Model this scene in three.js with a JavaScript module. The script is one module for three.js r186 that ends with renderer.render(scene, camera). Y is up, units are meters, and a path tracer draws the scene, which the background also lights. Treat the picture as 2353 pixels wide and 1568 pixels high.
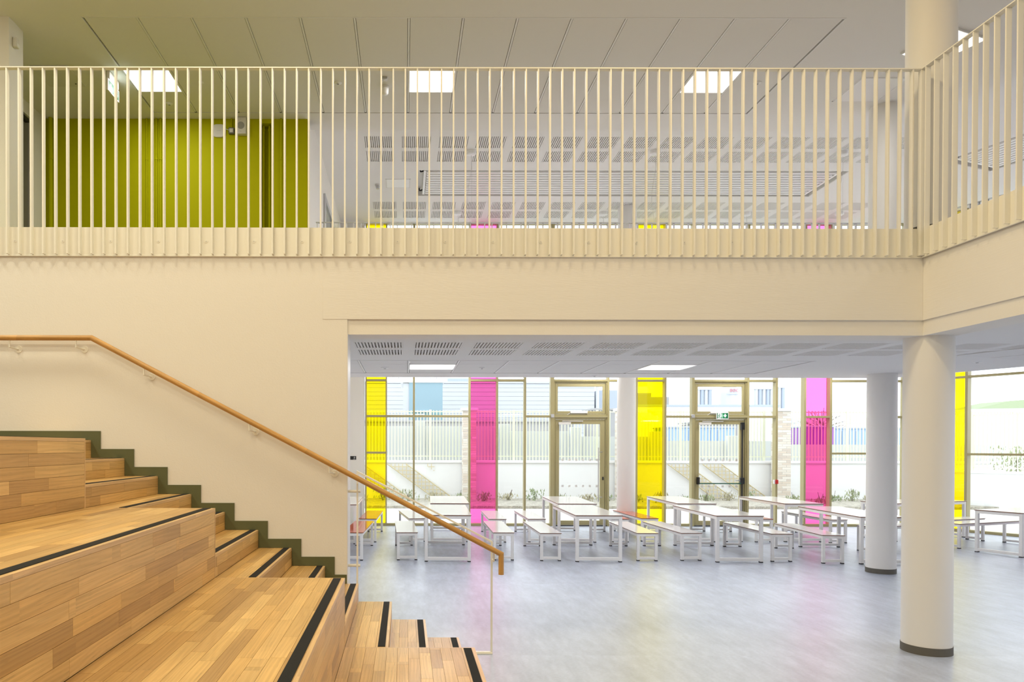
import * as THREE from 'three';
import { RoundedBoxGeometry } from 'three/addons/geometries/RoundedBoxGeometry.js';
import { mergeGeometries } from 'three/addons/utils/BufferGeometryUtils.js';
import { RectAreaLightUniformsLib } from 'three/addons/lights/RectAreaLightUniformsLib.js';
import { FontLoader } from 'three/addons/loaders/FontLoader.js';
import { TextGeometry } from 'three/addons/geometries/TextGeometry.js';

// ------------------------------------------------------------------ camera, sky, exposure
const scene = new THREE.Scene();
const renderer = new THREE.WebGLRenderer({ antialias: true });
renderer.toneMapping = THREE.LinearToneMapping;
renderer.toneMappingExposure = 1.0;
renderer.shadowMap.enabled = true;
RectAreaLightUniformsLib.init();

const FOCAL = 1680, PITCH = 0.0087, ROLL = 0.0020;             // focal length in pixels of a 2353 x 1568 frame
const camera = new THREE.PerspectiveCamera(2 * Math.atan(784 / FOCAL) * 180 / Math.PI, 2353 / 1568, 0.05, 300);
camera.position.set(0, 1.75, 6.122);
camera.rotation.order = 'YXZ';
camera.rotation.set(-PITCH, 0, ROLL);
camera.setViewOffset(2353, 1568, 1176.5 - 930, 784 - (1027 + FOCAL * Math.tan(PITCH)), 2353, 1568);   // shift lens

const SKY = 3.0;
scene.background = new THREE.Color().setRGB(0.955 * SKY, 1.0 * SKY, 1.055 * SKY);                       // even overcast

const LAMP_ATRIUM = [1.0, 0.88, 0.60], LAMP_WHITE = [1.0, 0.98, 0.96];
const ATRIUM_POWER = 52, GALLERY_POWER = 17, DINING_POWER = 25, PENDANT_POWER = 3.4, PENDANT_DOWN = 3.2;

// ------------------------------------------------------------------ helpers
let seed = 20240611;
const rnd = () => { seed = (seed * 1664525 + 1013904223) >>> 0; return seed / 4294967296; };
const rr = (a, b) => a + (b - a) * rnd();
const names = {};
function numbered(n) { const k = names[n] = (names[n] ?? -1) + 1; return k ? `${n}_${String(k).padStart(3, '0')}` : n; }
const V3 = (x, y, z) => new THREE.Vector3(x, y, z);

function mesh(name, geo, mat, parent) {
  const m = new THREE.Mesh(geo, mat);
  m.name = parent ? name : numbered(name);
  m.castShadow = m.receiveShadow = true;
  (parent ?? scene).add(m);
  return m;
}
function thing(name, label, category, group, pos = [0, 0, 0], turn = 0) {
  const g = new THREE.Group();
  g.name = numbered(name); g.position.set(...pos); g.rotation.y = turn;
  g.userData = { label, category };
  if (group) g.userData.group = group;
  scene.add(g);
  return g;
}
function tag(o, label, category, group) { o.userData.label = label; o.userData.category = category; if (group) o.userData.group = group; return o; }
function struct(name, geo, mat, label, category) {
  const m = mesh(name, geo, mat);
  m.userData.kind = 'structure';
  if (label) { m.userData.label = label; m.userData.category = category; }
  return m;
}
const sceneName = (n, o) => { o.name = numbered(n); scene.add(o); return o; };

// box from min / max corners
function bx(x0, x1, y0, y1, z0, z1) {
  const g = new THREE.BoxGeometry(x1 - x0, y1 - y0, z1 - z0);
  g.translate((x0 + x1) / 2, (y0 + y1) / 2, (z0 + z1) / 2);
  const p = g.attributes.position, n = g.attributes.normal, u = g.attributes.uv;                       // uv in metres
  for (let i = 0; i < p.count; i++) {
    const ax = Math.abs(n.getX(i)), ay = Math.abs(n.getY(i));
    if (ax > 0.5) u.setXY(i, p.getZ(i), p.getY(i)); else if (ay > 0.5) u.setXY(i, p.getX(i), p.getZ(i)); else u.setXY(i, p.getX(i), p.getY(i));
  }
  return g;
}
function rbx(x0, x1, y0, y1, z0, z1, r = 0.004, seg = 1) {
  const g = new RoundedBoxGeometry(x1 - x0, y1 - y0, z1 - z0, seg, r);
  g.translate((x0 + x1) / 2, (y0 + y1) / 2, (z0 + z1) / 2);
  return g;
}
function cyl(r, y0, y1, x = 0, z = 0, seg = 24, r2 = r) {
  const g = new THREE.CylinderGeometry(r2, r, y1 - y0, seg);
  g.translate(x, (y0 + y1) / 2, z);
  return g;
}
function rod(a, b, r, seg = 10) {
  const d = b.clone().sub(a), g = new THREE.CylinderGeometry(r, r, d.length(), seg);
  g.applyQuaternion(new THREE.Quaternion().setFromUnitVectors(V3(0, 1, 0), d.clone().normalize()));
  const c = a.clone().add(b).multiplyScalar(0.5); g.translate(c.x, c.y, c.z);
  return g;
}
const merge = (l) => mergeGeometries(l.map((g) => { const h = g.index ? g.toNonIndexed() : g; for (const k of Object.keys(h.attributes)) if (!['position', 'normal', 'uv'].includes(k)) h.deleteAttribute(k); return h; }));
// plan polygon (x, z) raised from y0 to y1, with holes
function plan(pts, y0, y1, holes = []) {
  const s = new THREE.Shape(pts.map(([x, z]) => new THREE.Vector2(x, -z)));
  for (const h of holes) s.holes.push(new THREE.Path(h.map(([x, z]) => new THREE.Vector2(x, -z))));
  const g = new THREE.ExtrudeGeometry(s, { depth: y1 - y0, bevelEnabled: false });
  g.rotateX(-Math.PI / 2); g.translate(0, y0, 0);
  return g;
}
// elevation polygon (x, y) with thickness from z0 to z1
function elev(pts, z0, z1, holes = []) {
  const s = new THREE.Shape(pts.map(([x, y]) => new THREE.Vector2(x, y)));
  for (const h of holes) s.holes.push(new THREE.Path(h.map(([x, y]) => new THREE.Vector2(x, y))));
  const g = new THREE.ExtrudeGeometry(s, { depth: z1 - z0, bevelEnabled: false });
  g.translate(0, 0, z0);
  return g;
}
const rect = (x0, x1, z0, z1) => [[x0, z0], [x1, z0], [x1, z1], [x0, z1]];
// mitred sweep of a profile [(in-plane, across)] along a path in an x-y plane
function sweep(pts, z, profile) {
  const out = [], N = pts.length;
  const nrm = (i) => { const [x0, y0] = pts[i], [x1, y1] = pts[i + 1], l = Math.hypot(x1 - x0, y1 - y0); return [-(y1 - y0) / l, (x1 - x0) / l]; };
  const ring = (i) => {
    const a = nrm(Math.max(i - 1, 0)), b = nrm(Math.min(i, N - 2));
    const mx = a[0] + b[0], my = a[1] + b[1], l2 = (mx * mx + my * my) / 2;
    return profile.map(([p, q]) => [pts[i][0] + mx / l2 * p, pts[i][1] + my / l2 * p, z + q]);
  };
  const K = profile.length;
  for (let i = 0; i < N - 1; i++) {
    const A = ring(i), B = ring(i + 1), pos = [], idx = [], uv = [];
    const L = Math.hypot(pts[i + 1][0] - pts[i][0], pts[i + 1][1] - pts[i][1]);
    if (K > 6) {
      for (let k = 0; k < K; k++) { pos.push(...A[k], ...B[k]); uv.push(k / K * 0.15, 0, k / K * 0.15, L); }
      for (let k = 0; k < K; k++) { const a = 2 * k, b = a + 1, c = 2 * ((k + 1) % K), d = c + 1; idx.push(a, c, b, b, c, d); }
    } else {
      for (let k = 0; k < K; k++) { const o = pos.length / 3, k2 = (k + 1) % K; pos.push(...A[k], ...B[k], ...A[k2], ...B[k2]); uv.push(0, 0, 0, L, 0.02, 0, 0.02, L); idx.push(o, o + 2, o + 1, o + 1, o + 2, o + 3); }
    }
    const cap = (R, f) => { const o = pos.length / 3; for (const p of R) { pos.push(...p); uv.push(0, 0); } for (let k = 1; k < K - 1; k++) f ? idx.push(o, o + k, o + k + 1) : idx.push(o, o + k + 1, o + k); };
    if (i === 0) cap(A, true);
    if (i === N - 2) cap(B, false);
    const g = new THREE.BufferGeometry();
    g.setAttribute('position', new THREE.Float32BufferAttribute(pos, 3));
    g.setAttribute('uv', new THREE.Float32BufferAttribute(uv, 2));
    g.setIndex(idx); g.computeVertexNormals();
    out.push(g);
  }
  return merge(out);
}
const circle = (r, n = 16) => Array.from({ length: n }, (_, i) => [Math.cos(i / n * 2 * Math.PI) * r, Math.sin(i / n * 2 * Math.PI) * r]);
const flat = (a, b) => [[-a / 2, -b / 2], [a / 2, -b / 2], [a / 2, b / 2], [-a / 2, b / 2]];

// ------------------------------------------------------------------ textures (tileable noise)
function grid(n) { const a = new Float32Array(n * n); for (let i = 0; i < a.length; i++) a[i] = rnd(); return a; }
function vnoise(g, n, x, y) {
  const xi = Math.floor(x), yi = Math.floor(y), fx = x - xi, fy = y - yi, w = (t) => t * t * (3 - 2 * t);
  const at = (i, j) => g[((j % n) + n) % n * n + ((i % n) + n) % n];
  const a = at(xi, yi), b = at(xi + 1, yi), c = at(xi, yi + 1), d = at(xi + 1, yi + 1), u = w(fx), v = w(fy);
  return a + (b - a) * u + (c - a) * v + (a - b - c + d) * u * v;
}
function dataTex(size, fn, srgb = true) {
  const d = new Uint8Array(size * size * 4);
  for (let j = 0; j < size; j++) for (let i = 0; i < size; i++) {
    const c = fn(i / size, j / size), o = 4 * (j * size + i);
    for (let k = 0; k < 3; k++) d[o + k] = Math.max(0, Math.min(255, Math.round(255 * (Array.isArray(c) ? c[k] : c))));
    d[o + 3] = 255;
  }
  const t = new THREE.DataTexture(d, size, size);
  t.wrapS = t.wrapT = THREE.RepeatWrapping; t.magFilter = THREE.LinearFilter; t.minFilter = THREE.LinearMipmapLinearFilter; t.generateMipmaps = true;
  if (srgb) t.colorSpace = THREE.SRGBColorSpace;
  t.needsUpdate = true;
  return t;
}
const g64 = grid(64), g64b = grid(64), g128 = grid(128);
// oak: u across (0.5 m), v along the grain (2 m)
const woodTex = dataTex(1024, (u, v) => {
  const warp = vnoise(g64, 64, u * 4, v * 4) * 1.5 + vnoise(g64b, 64, u * 16, v * 8) * 0.35;
  const rings = 0.5 + 0.5 * Math.sin((u * 24 + warp * 3) * Math.PI * 2);
  const soft = vnoise(g64, 64, (u * 64) % 64, v * 4);
  const fibre = vnoise(g128, 128, u * 256 % 128, v * 8) * 0.6 + vnoise(g64, 64, u * 512 % 64, v * 16) * 0.4;
  const pore = Math.max(0, vnoise(g64b, 64, u * 256 % 64, v * 32) - 0.80) * 1.2;
  const blot = vnoise(g64b, 64, u * 4, v * 8);
  const k = 0.90 + 0.035 * (rings - 0.5) + 0.05 * (soft - 0.5) + 0.09 * (fibre - 0.5) + 0.09 * (blot - 0.5) - 0.35 * pore;
  return [k * 1.01, k * (0.985 + 0.015 * rings), k * (0.955 + 0.03 * rings)];
});
const floorTex = dataTex(1024, (u, v) => {
  const a = vnoise(g64, 64, u * 64, v * 8), b = vnoise(g64b, 64, u * 16, v * 16), c = vnoise(g128, 128, u * 256 % 128, v * 256 % 128), e = vnoise(g128, 128, u * 128, v * 32);
  const k = 0.90 + 0.05 * (a - 0.5) + 0.06 * (b - 0.5) + 0.05 * (c - 0.5) + 0.05 * (e - 0.5);
  return [k, k, k * 1.005];
});
floorTex.repeat.set(1 / 3.2, 1 / 3.2);
const plasterTex = dataTex(512, (u, v) => 0.5 + 0.35 * (vnoise(g128, 128, u * 128, v * 128) - 0.5) + 0.45 * (vnoise(g64, 64, u * 16, v * 16) - 0.5) + 0.2 * (vnoise(g64b, 64, u * 256 % 64, v * 256 % 64) - 0.5), false);
const gritTex = dataTex(256, (u, v) => { const a = vnoise(g128, 128, u * 128, v * 128); return 0.55 + 0.5 * (a - 0.5) + (a > 0.9 ? 0.5 : 0); });
gritTex.repeat.set(6, 6);

const gravelTex = dataTex(256, (u, v) => { const a = vnoise(g128, 128, u * 128, v * 128), b = vnoise(g64, 64, u * 16, v * 16); return 0.78 + 0.35 * (a - 0.5) + 0.2 * (b - 0.5); });
// ------------------------------------------------------------------ materials (linear base colours)
const C = (r, g, b) => new THREE.Color().setRGB(r, g, b);
const std = (c, o = {}) => new THREE.MeshStandardMaterial({ color: C(...c), roughness: 0.6, metalness: 0, ...o });
const M = {
  paint: std([0.84, 0.82, 0.78], { roughness: 0.75, bumpMap: plasterTex, bumpScale: 0.0008 }),
  ceiling: std([0.82, 0.81, 0.79], { roughness: 0.9 }),
  tile: std([0.80, 0.79, 0.77], { roughness: 0.95 }),
  tbar: std([0.82, 0.82, 0.82], { roughness: 0.45 }),
  column: std([0.83, 0.82, 0.80], { roughness: 0.6 }),
  skirt: std([0.42, 0.395, 0.33], { roughness: 0.6, map: gritTex }),
  green: new THREE.MeshPhysicalMaterial({ color: C(0.47, 0.47, 0.0), roughness: 0.7, specularIntensity: 0.25 }),
  string: std([0.115, 0.125, 0.055], { roughness: 0.55 }),
  floor: std([0.52, 0.575, 0.69], { roughness: 0.36, map: floorTex }),
  landing: std([0.36, 0.335, 0.02], { roughness: 0.5 }),  // colour of the added bounce sheet, saturated to tint the ceiling above
  upperFloor: std([0.50, 0.47, 0.42], { roughness: 0.5 }),
  cream: std([0.88, 0.865, 0.79], { roughness: 0.42 }),
  white: std([0.87, 0.87, 0.87], { roughness: 0.4 }),
  offwhite: std([0.74, 0.73, 0.70], { roughness: 0.5 }),
  laminate: std([0.86, 0.855, 0.87], { roughness: 0.10 }),
  redLaminate: std([0.60, 0.115, 0.05], { roughness: 0.10 }),
  plyEdge: std([0.23, 0.10, 0.055], { roughness: 0.6 }),
  foot: std([0.02, 0.02, 0.02]),
  slat: std([0.90, 0.90, 0.90], { roughness: 0.3 }),
  black: std([0.012, 0.012, 0.013], { roughness: 0.45 }),
  grip: std([0.022, 0.022, 0.022], { roughness: 0.95, map: gritTex }),
  olive: std([0.40, 0.35, 0.175], { roughness: 0.4 }),
  oliveDark: std([0.36, 0.315, 0.15], { roughness: 0.45 }),
  steel: std([0.6, 0.6, 0.6], { roughness: 0.3, metalness: 0.9 }),
  silver: std([0.55, 0.56, 0.58], { roughness: 0.45, metalness: 0.6 }),
  grey: std([0.35, 0.35, 0.35], { roughness: 0.5 }),
  fleece: std([0.52, 0.51, 0.49], { roughness: 1 }),
  doorGrey: std([0.16, 0.15, 0.13], { roughness: 0.5 }),
  rail: std([0.70, 0.40, 0.125], { roughness: 0.38, map: woodTex }),
  red: std([0.55, 0.02, 0.02], { roughness: 0.5 }),
  greenSign: std([0.0, 0.28, 0.12], { roughness: 0.5 }),
  core: std([0.20, 0.12, 0.06], { roughness: 0.8 }),
  paving: std([0.72, 0.71, 0.69], { roughness: 0.9 }),
  upstand: std([0.60, 0.62, 0.625], { roughness: 0.9 }),
  render: std([0.80, 0.81, 0.81], { roughness: 0.9 }),
  gravel: std([0.62, 0.58, 0.48], { roughness: 1, map: gravelTex }),
  cladding: std([0.50, 0.52, 0.545], { roughness: 0.6 }),
  teal: std([0.24, 0.36, 0.42], { roughness: 0.6 }),
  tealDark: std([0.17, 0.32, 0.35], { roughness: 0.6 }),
  fence: std([0.72, 0.74, 0.57], { roughness: 0.5 }),
  lath: std([0.62, 0.54, 0.33], { roughness: 0.8 }),
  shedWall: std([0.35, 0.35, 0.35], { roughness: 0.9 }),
  blueBox: std([0.30, 0.42, 0.58], { roughness: 0.6 }),
  stripe: std([0.36, 0.41, 0.49], { roughness: 0.5 }),
  purple: std([0.30, 0.12, 0.40], { roughness: 0.6 }),
  twig: std([0.16, 0.12, 0.09], { roughness: 0.9 }),
  leaf: [std([0.30, 0.36, 0.20], { roughness: 0.8, side: THREE.DoubleSide }), std([0.36, 0.40, 0.24], { roughness: 0.8, side: THREE.DoubleSide }), std([0.45, 0.42, 0.28], { roughness: 0.8, side: THREE.DoubleSide })],
  hill: std([0.27, 0.32, 0.20], { roughness: 1 }),
};
const oakTones = [[0.837, 0.562, 0.221], [0.742, 0.481, 0.181], [0.912, 0.626, 0.257], [0.678, 0.427, 0.158], [0.806, 0.524, 0.196], [0.880, 0.594, 0.242], [0.615, 0.383, 0.145], [0.795, 0.535, 0.215], [0.721, 0.470, 0.187], [0.859, 0.556, 0.200]];
const oak = oakTones.map((c) => std(c, { roughness: 0.42, map: woodTex }));
const oakNose = std([0.88, 0.61, 0.31], { roughness: 0.4, map: woodTex });
const brickMats = [[0.70, 0.65, 0.57], [0.65, 0.57, 0.48], [0.74, 0.70, 0.63], [0.60, 0.53, 0.46]].map((c) => std(c, { roughness: 0.95 }));
const glass = (r, g, b, o = {}) => new THREE.MeshPhysicalMaterial({ color: C(r, g, b), roughness: 0.0, transmission: 1, thickness: 0, ior: 1.45, metalness: 0, ...o });
const GLASS = { clear: glass(0.93, 0.955, 0.95), yellow: glass(1.0, 0.80, 0.0), pink: glass(0.93, 0.13, 0.43) };
const lampMat = new THREE.MeshStandardMaterial({ color: C(0.8, 0.8, 0.8), emissive: C(1, 0.985, 0.96), emissiveIntensity: 2.2 });
const globeMat = new THREE.MeshStandardMaterial({ color: C(0.85, 0.85, 0.85), emissive: C(1, 0.97, 0.92), emissiveIntensity: 2 });
const lampWarm = new THREE.MeshStandardMaterial({ color: C(0.8, 0.8, 0.8), emissive: C(1, 0.88, 0.62), emissiveIntensity: 2.2 });

// ================================================================== STRUCTURE
const RISE = 0.15, TREAD = 0.2798, FRONT1 = 0.455, TIER_Z = 1.398;         // stair geometry
const frontX = (k) => FRONT1 - TREAD * (k - 1);                            // nosing of step k (top at 0.15 k)
const UP = 3.55, LOWC = 2.78, UPC = 6.5, FARC = 6.7, WIN_Z = -10.03;
const WING = 21.5 * Math.PI / 180;                                         // turn of the wing on the right
const BACK = 10.6, RIGHT = 15.6, LEFT = -8;
// slab edge over the dining hall, then along the wing
const EDGE = [[7.20, -4.70], [7.88, -3.10], [7.88 + 5.2 * Math.sin(WING), -3.10 + 5.2 * Math.cos(WING)]];
const WW = 28 * Math.PI / 180, WA = [11.08, WIN_Z];                        // wing window wall starts at this corner
const wingPt = (t, off = 0) => [WA[0] + Math.sin(WW) * t - Math.cos(WW) * off, WA[1] + Math.cos(WW) * t + Math.sin(WW) * off];
const WEND = wingPt(7.4);

struct('floor', plan([[LEFT, BACK], [RIGHT, BACK], [RIGHT, WEND[1]], WEND, wingPt(0, -0.16), [-1.6, WIN_Z - 0.16], [LEFT, WIN_Z - 0.16]], -0.12, 0), M.floor, 'grey satin vinyl floor of the dining hall', 'floor');

// main wall beside the stairs, with end face
struct('wall_stair', bx(LEFT, -0.482, 0, UP, -0.29, 0), M.paint, 'tall cream painted wall rising beside the oak stairs', 'wall');
mesh('end_strip', rbx(-0.484, -0.478, 0.6, 2.70, -0.292, -0.002, 0.002), M.white, scene.children.at(-1));
// beam fronting the upper floor: a proud upper face over a set-back lower band
{
  const b = struct('wall_beam_front', merge([bx(-0.482, 4.627, 2.69, UP - 0.02, -0.29, -0.014)]), M.paint, 'lower set-back band of the cream beam under the gallery', 'beam');
  mesh('beam_face', rbx(-0.690, 4.327, 2.814, 3.342, -0.02, 0.003, 0.003), M.paint, b);
  mesh('beam_face', bx(-0.690, 4.327, 3.342, UP - 0.02, -0.02, -0.001), M.paint, b);
  const c = struct('wall_beam_side', bx(4.341, 4.627, 2.69, UP - 0.02, -0.014, BACK), M.paint, 'cream beam turning along the side gallery', 'beam');
  mesh('beam_face', rbx(4.327, 4.345, 2.814, UP - 0.02, -0.02, BACK, 0.003), M.paint, c);
}
// upper floor slab; its underside is the plasterboard ceiling of the ground floor
const perfRows = [], perfCells = (x0, n, z0, pitch = 0.605, gap = [[0, 0.47], [0.58, 1.05]]) => {
  const out = [];
  for (let i = 0; i < n; i++) for (const [a, b] of gap) out.push([x0 + i * pitch, x0 + i * pitch + 0.49, z0 - b, z0 - a]);
  return out;
};
const lowPerf = perfCells(-0.51, 13, -1.10, 0.605, [[0, 0.43], [0.55, 1.00]]);
const FIELD_LOW = [-1.16, 4.88, -4.09, -2.61], FIELD_UP = [-3.58, 4.86, -4.32, -2.02];
const slabPts = [[-1.3, -0.28], [4.62, -0.28], [4.62, BACK], [RIGHT, BACK], [RIGHT, EDGE[2][1]], EDGE[2], EDGE[1], EDGE[0], [-1.3, -4.70]];
const ceilLow = struct('ceiling_ground', plan(slabPts, LOWC, LOWC + 0.0215, [...lowPerf.map(([a, b, c, d]) => rect(a, b, c, d)), rect(FIELD_LOW[0] - 0.018, FIELD_LOW[1] + 0.018, FIELD_LOW[2] - 0.018, FIELD_LOW[3] + 0.018)]), M.ceiling, 'white plasterboard ceiling of the ground floor with slotted panels', 'ceiling');
struct('floor_gallery', plan([[LEFT, -0.02], [4.33, -0.02], [4.33, BACK], [RIGHT, BACK], [RIGHT, EDGE[2][1]], EDGE[2], EDGE[1], EDGE[0], [LEFT, -4.70]], LOWC + 0.14, UP), M.upperFloor, 'upper gallery floor slab', 'floor');
struct('floor_bounce_sheet', plan([[LEFT, -0.02], [-0.6, -0.02], [-0.6, -4.51], [LEFT, -4.51]], UP, UP + 0.004), M.landing, 'olive sheet added on the gallery landing to tint the ceiling', 'floor');  // unseen sheet, added so its bounce turns the gallery ceiling olive
struct('trim_slab_edge', merge([bx(-1.42, 7.2, LOWC, UP, -4.72, -4.70)]), M.paint);

// upper ceiling with the tile field cut out, higher ceiling beyond over the dining hall
const UEDGE = [[7.15, -4.89], [7.88, -3.26], [7.88 + 5 * Math.sin(WING), -3.26 + 5 * Math.cos(WING)]];
const ceilUp = struct('ceiling_gallery', plan([[LEFT, BACK], [RIGHT, BACK], [RIGHT, UEDGE[2][1]], UEDGE[2], UEDGE[1], UEDGE[0], [LEFT, -4.89]], UPC, UPC + 0.25, [rect(FIELD_UP[0] - 0.018, FIELD_UP[1] + 0.018, FIELD_UP[2] - 0.018, FIELD_UP[3] + 0.018)]), M.ceiling, 'plasterboard ceiling over the gallery and seating', 'ceiling');
const upPerf = [...perfCells(-0.67, 15, -5.57), ...perfCells(-0.66, 17, -8.69)];
const RAD = [0.22, 7.96, -8.35, -7.0];                                     // long recess of the radiant panel
const RW = { o: [9.30, -6.55], u: [Math.sin(WING), Math.cos(WING)], v: [Math.cos(WING), -Math.sin(WING)], w: 1.25, l: 4.6 };
const rwPt = (a, b) => [RW.o[0] + RW.u[0] * a + RW.v[0] * b, RW.o[1] + RW.u[1] * a + RW.v[1] * b];
const ceilFar = struct('ceiling_dining', plan([[-1.6, -4.80], [7.1, -4.80], [UEDGE[1][0], UEDGE[1][1] + 0.1], [UEDGE[2][0], UEDGE[2][1]], [RIGHT + 0.2, UEDGE[2][1]], [RIGHT + 0.2, WEND[1]], WEND, wingPt(0, -0.3), [-1.6, WIN_Z - 0.3]], FARC, FARC + 0.0215,
  [...upPerf.map(([a, b, c, d]) => rect(a, b, c, d)), rect(...RAD), [rwPt(0, 0), rwPt(0, RW.w), rwPt(RW.l, RW.w), rwPt(RW.l, 0)]]), M.ceiling, 'white plasterboard ceiling high over the dining hall', 'ceiling');
// closing layer above the slotted panels and the recess
struct('ceiling_backing', plan([[-1.6, -4.9], [RIGHT + 0.2, -4.9], [RIGHT + 0.2, WIN_Z - 0.3], [-1.6, WIN_Z - 0.3]], FARC + 0.20, FARC + 0.3), M.ceiling);
struct('ceiling_backing', plan([[-1.3, -0.3], [4.95, -0.3], [7.3, -0.3], [7.3, -4.69], [-1.3, -4.69]], LOWC + 0.10, LOWC + 0.13), M.ceiling);
struct('ceiling_backing', plan([[7.3, -4.9], [RIGHT + 0.2, -4.9], [RIGHT + 0.2, 3], [7.3, 3]], FARC + 0.20, FARC + 0.3), M.ceiling);

// one slotted panel: 16 ribs in a frame, shared by all
function perfPanel(w, d, nslot = 15) {
  const out = [], p = w / nslot, rib = p * 0.66;
  for (let i = 0; i <= nslot; i++) { const c = i * p - (i === 0 ? 0 : i === nslot ? rib / 2 : rib / 4); out.push(bx(Math.max(0, c - rib / 4) - w / 2, Math.min(w, c + rib * 0.6) - w / 2, 0, 0.014, -d / 2, d / 2)); }
  out.push(bx(-w / 2, w / 2, 0, 0.014, -d / 2, -d / 2 + 0.012), bx(-w / 2, w / 2, 0, 0.014, d / 2 - 0.012, d / 2));
  return merge(out);
}
const pgCache = {};
function addPerf(list, y, parent) {
  for (const [a, b, c, d] of list) {
    const k = (d - c).toFixed(3), g = pgCache[k] ??= perfPanel(0.489, d - c - 0.001);
    const m = mesh('slotted_panel', g, M.ceiling, parent); m.position.set((a + b) / 2, y + 0.0005, (c + d) / 2);
  }
}
addPerf(lowPerf, LOWC, ceilLow); addPerf(upPerf, FARC, ceilFar);
// pale acoustic fleece lying on the slotted panels
for (const [x0, x1, z0, z1, y, par] of [[-0.6, 7.4, -2.16, -1.04, LOWC, ceilLow], [-0.75, 8.5, -6.7, -5.5, FARC, ceilFar], [-0.75, 9.9, -9.8, -8.6, FARC, ceilFar]]) mesh('fleece', bx(x0, x1, y + 0.022, y + 0.03, z0, z1), M.fleece, par);

// tile fields: boards with shadow gaps between white runners
function tileField([x0, x1, z0, z1], y, parent, n, rows, lights) {
  const w = (x1 - x0) / n, gap = 0.030;
  const cache = {};
  for (let i = 0; i < n; i++) for (let [za, zb] of rows) {
    const lit = lights.find((l) => l[0] === i && Math.abs(l[1] - zb) < 0.02);
    if (lit) zb -= 0.6;
    const key = (zb - za).toFixed(3), L = zb - za - 0.008;
    const g = cache[key] ??= rbx(-(w - gap) / 2, (w - gap) / 2, 0, 0.02, -L / 2, L / 2, 0.002);
    const m = mesh('ceiling_tile', g, M.tile, parent); m.position.set(x0 + (i + 0.5) * w, y + 0.001, (za + zb) / 2);
  }
  for (let i = 1; i < n; i++) {
    const m = mesh('runner', bx(-0.010, 0.010, -0.002, 0.03, z0 + 0.02, z1), M.tbar, parent); m.position.set(x0 + i * w, y, 0);
    const e = mesh('runner_end', bx(-0.012, 0.012, -0.004, 0.02, z0 + 0.006, z0 + 0.022), M.black, parent); e.position.set(x0 + i * w, y, 0);
  }
  mesh('edge_angle', merge([bx(x0, x1, y - 0.003, y + 0.02, z0 - 0.018, z0 - 0.004), bx(x0, x1, y - 0.003, y + 0.02, z1 + 0.004, z1 + 0.018), bx(x0 - 0.018, x0 - 0.004, y - 0.003, y + 0.02, z0 - 0.018, z1 + 0.018), bx(x1 + 0.004, x1 + 0.018, y - 0.003, y + 0.02, z0 - 0.018, z1 + 0.018)]), M.tbar, parent);
  mesh('field_backing', bx(x0 - 0.02, x1 + 0.02, y + 0.035, y + 0.06, z0 - 0.02, z1 + 0.02), M.ceiling, parent);
  for (const [i, zf] of lights) ceilingLight(x0 + (i + 0.5) * w, y, zf - 0.3, 0.57, 0, lights.power, lights.color, lampMat, lights.label(i), lights.group);
}
function ceilingLight(x, y, z, s, turn, power, col, glow, label, group) {
  const t = thing('ceiling_light', label, 'light', group, [x, y, z], turn);
  const f = s / 2 + 0.012;
  mesh('frame', merge([bx(-f, f, -0.004, 0.02, -f, -s / 2), bx(-f, f, -0.004, 0.02, s / 2, f), bx(-f, -s / 2, -0.004, 0.02, -s / 2, s / 2), bx(s / 2, f, -0.004, 0.02, -s / 2, s / 2)]), M.tbar, t);
  mesh('diffuser', bx(-s / 2, s / 2, 0.004, 0.016, -s / 2, s / 2), glow, t);
  const l = new THREE.RectAreaLight(C(...col), power, s, s);
  l.position.set(0, -0.006, 0); l.rotation.x = -Math.PI / 2; t.add(l);
  return t;
}
{
  const up = [[0, -3.12], [6, -3.12], [12, -3.12]];
  Object.assign(up, { power: GALLERY_POWER, color: LAMP_WHITE, group: 'lit panels in the gallery ceiling', label: (i) => ({ 0: 'square lit ceiling panel beside the hanging exit sign', 6: 'square lit ceiling panel next to the white sounder', 12: 'square lit ceiling panel at the column end of the tile field' })[i] });
  tileField(FIELD_UP, UPC, ceilUp, 14, [[-3.12, -2.02], [-4.32, -3.12]], up);
  const lo = [[2, -3.02], [7, -3.02]];
  Object.assign(lo, { power: DINING_POWER, color: LAMP_WHITE, group: 'lit panels in the ground floor ceiling', label: (i) => ({ 2: 'square lit ceiling panel over the first white table', 7: 'square lit ceiling panel over the yellow pane bay' })[i] });
  tileField(FIELD_LOW, LOWC, ceilLow, 10, [[-3.02, -2.61], [-4.09, -3.02]], lo);
}
let raftG;
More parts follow.
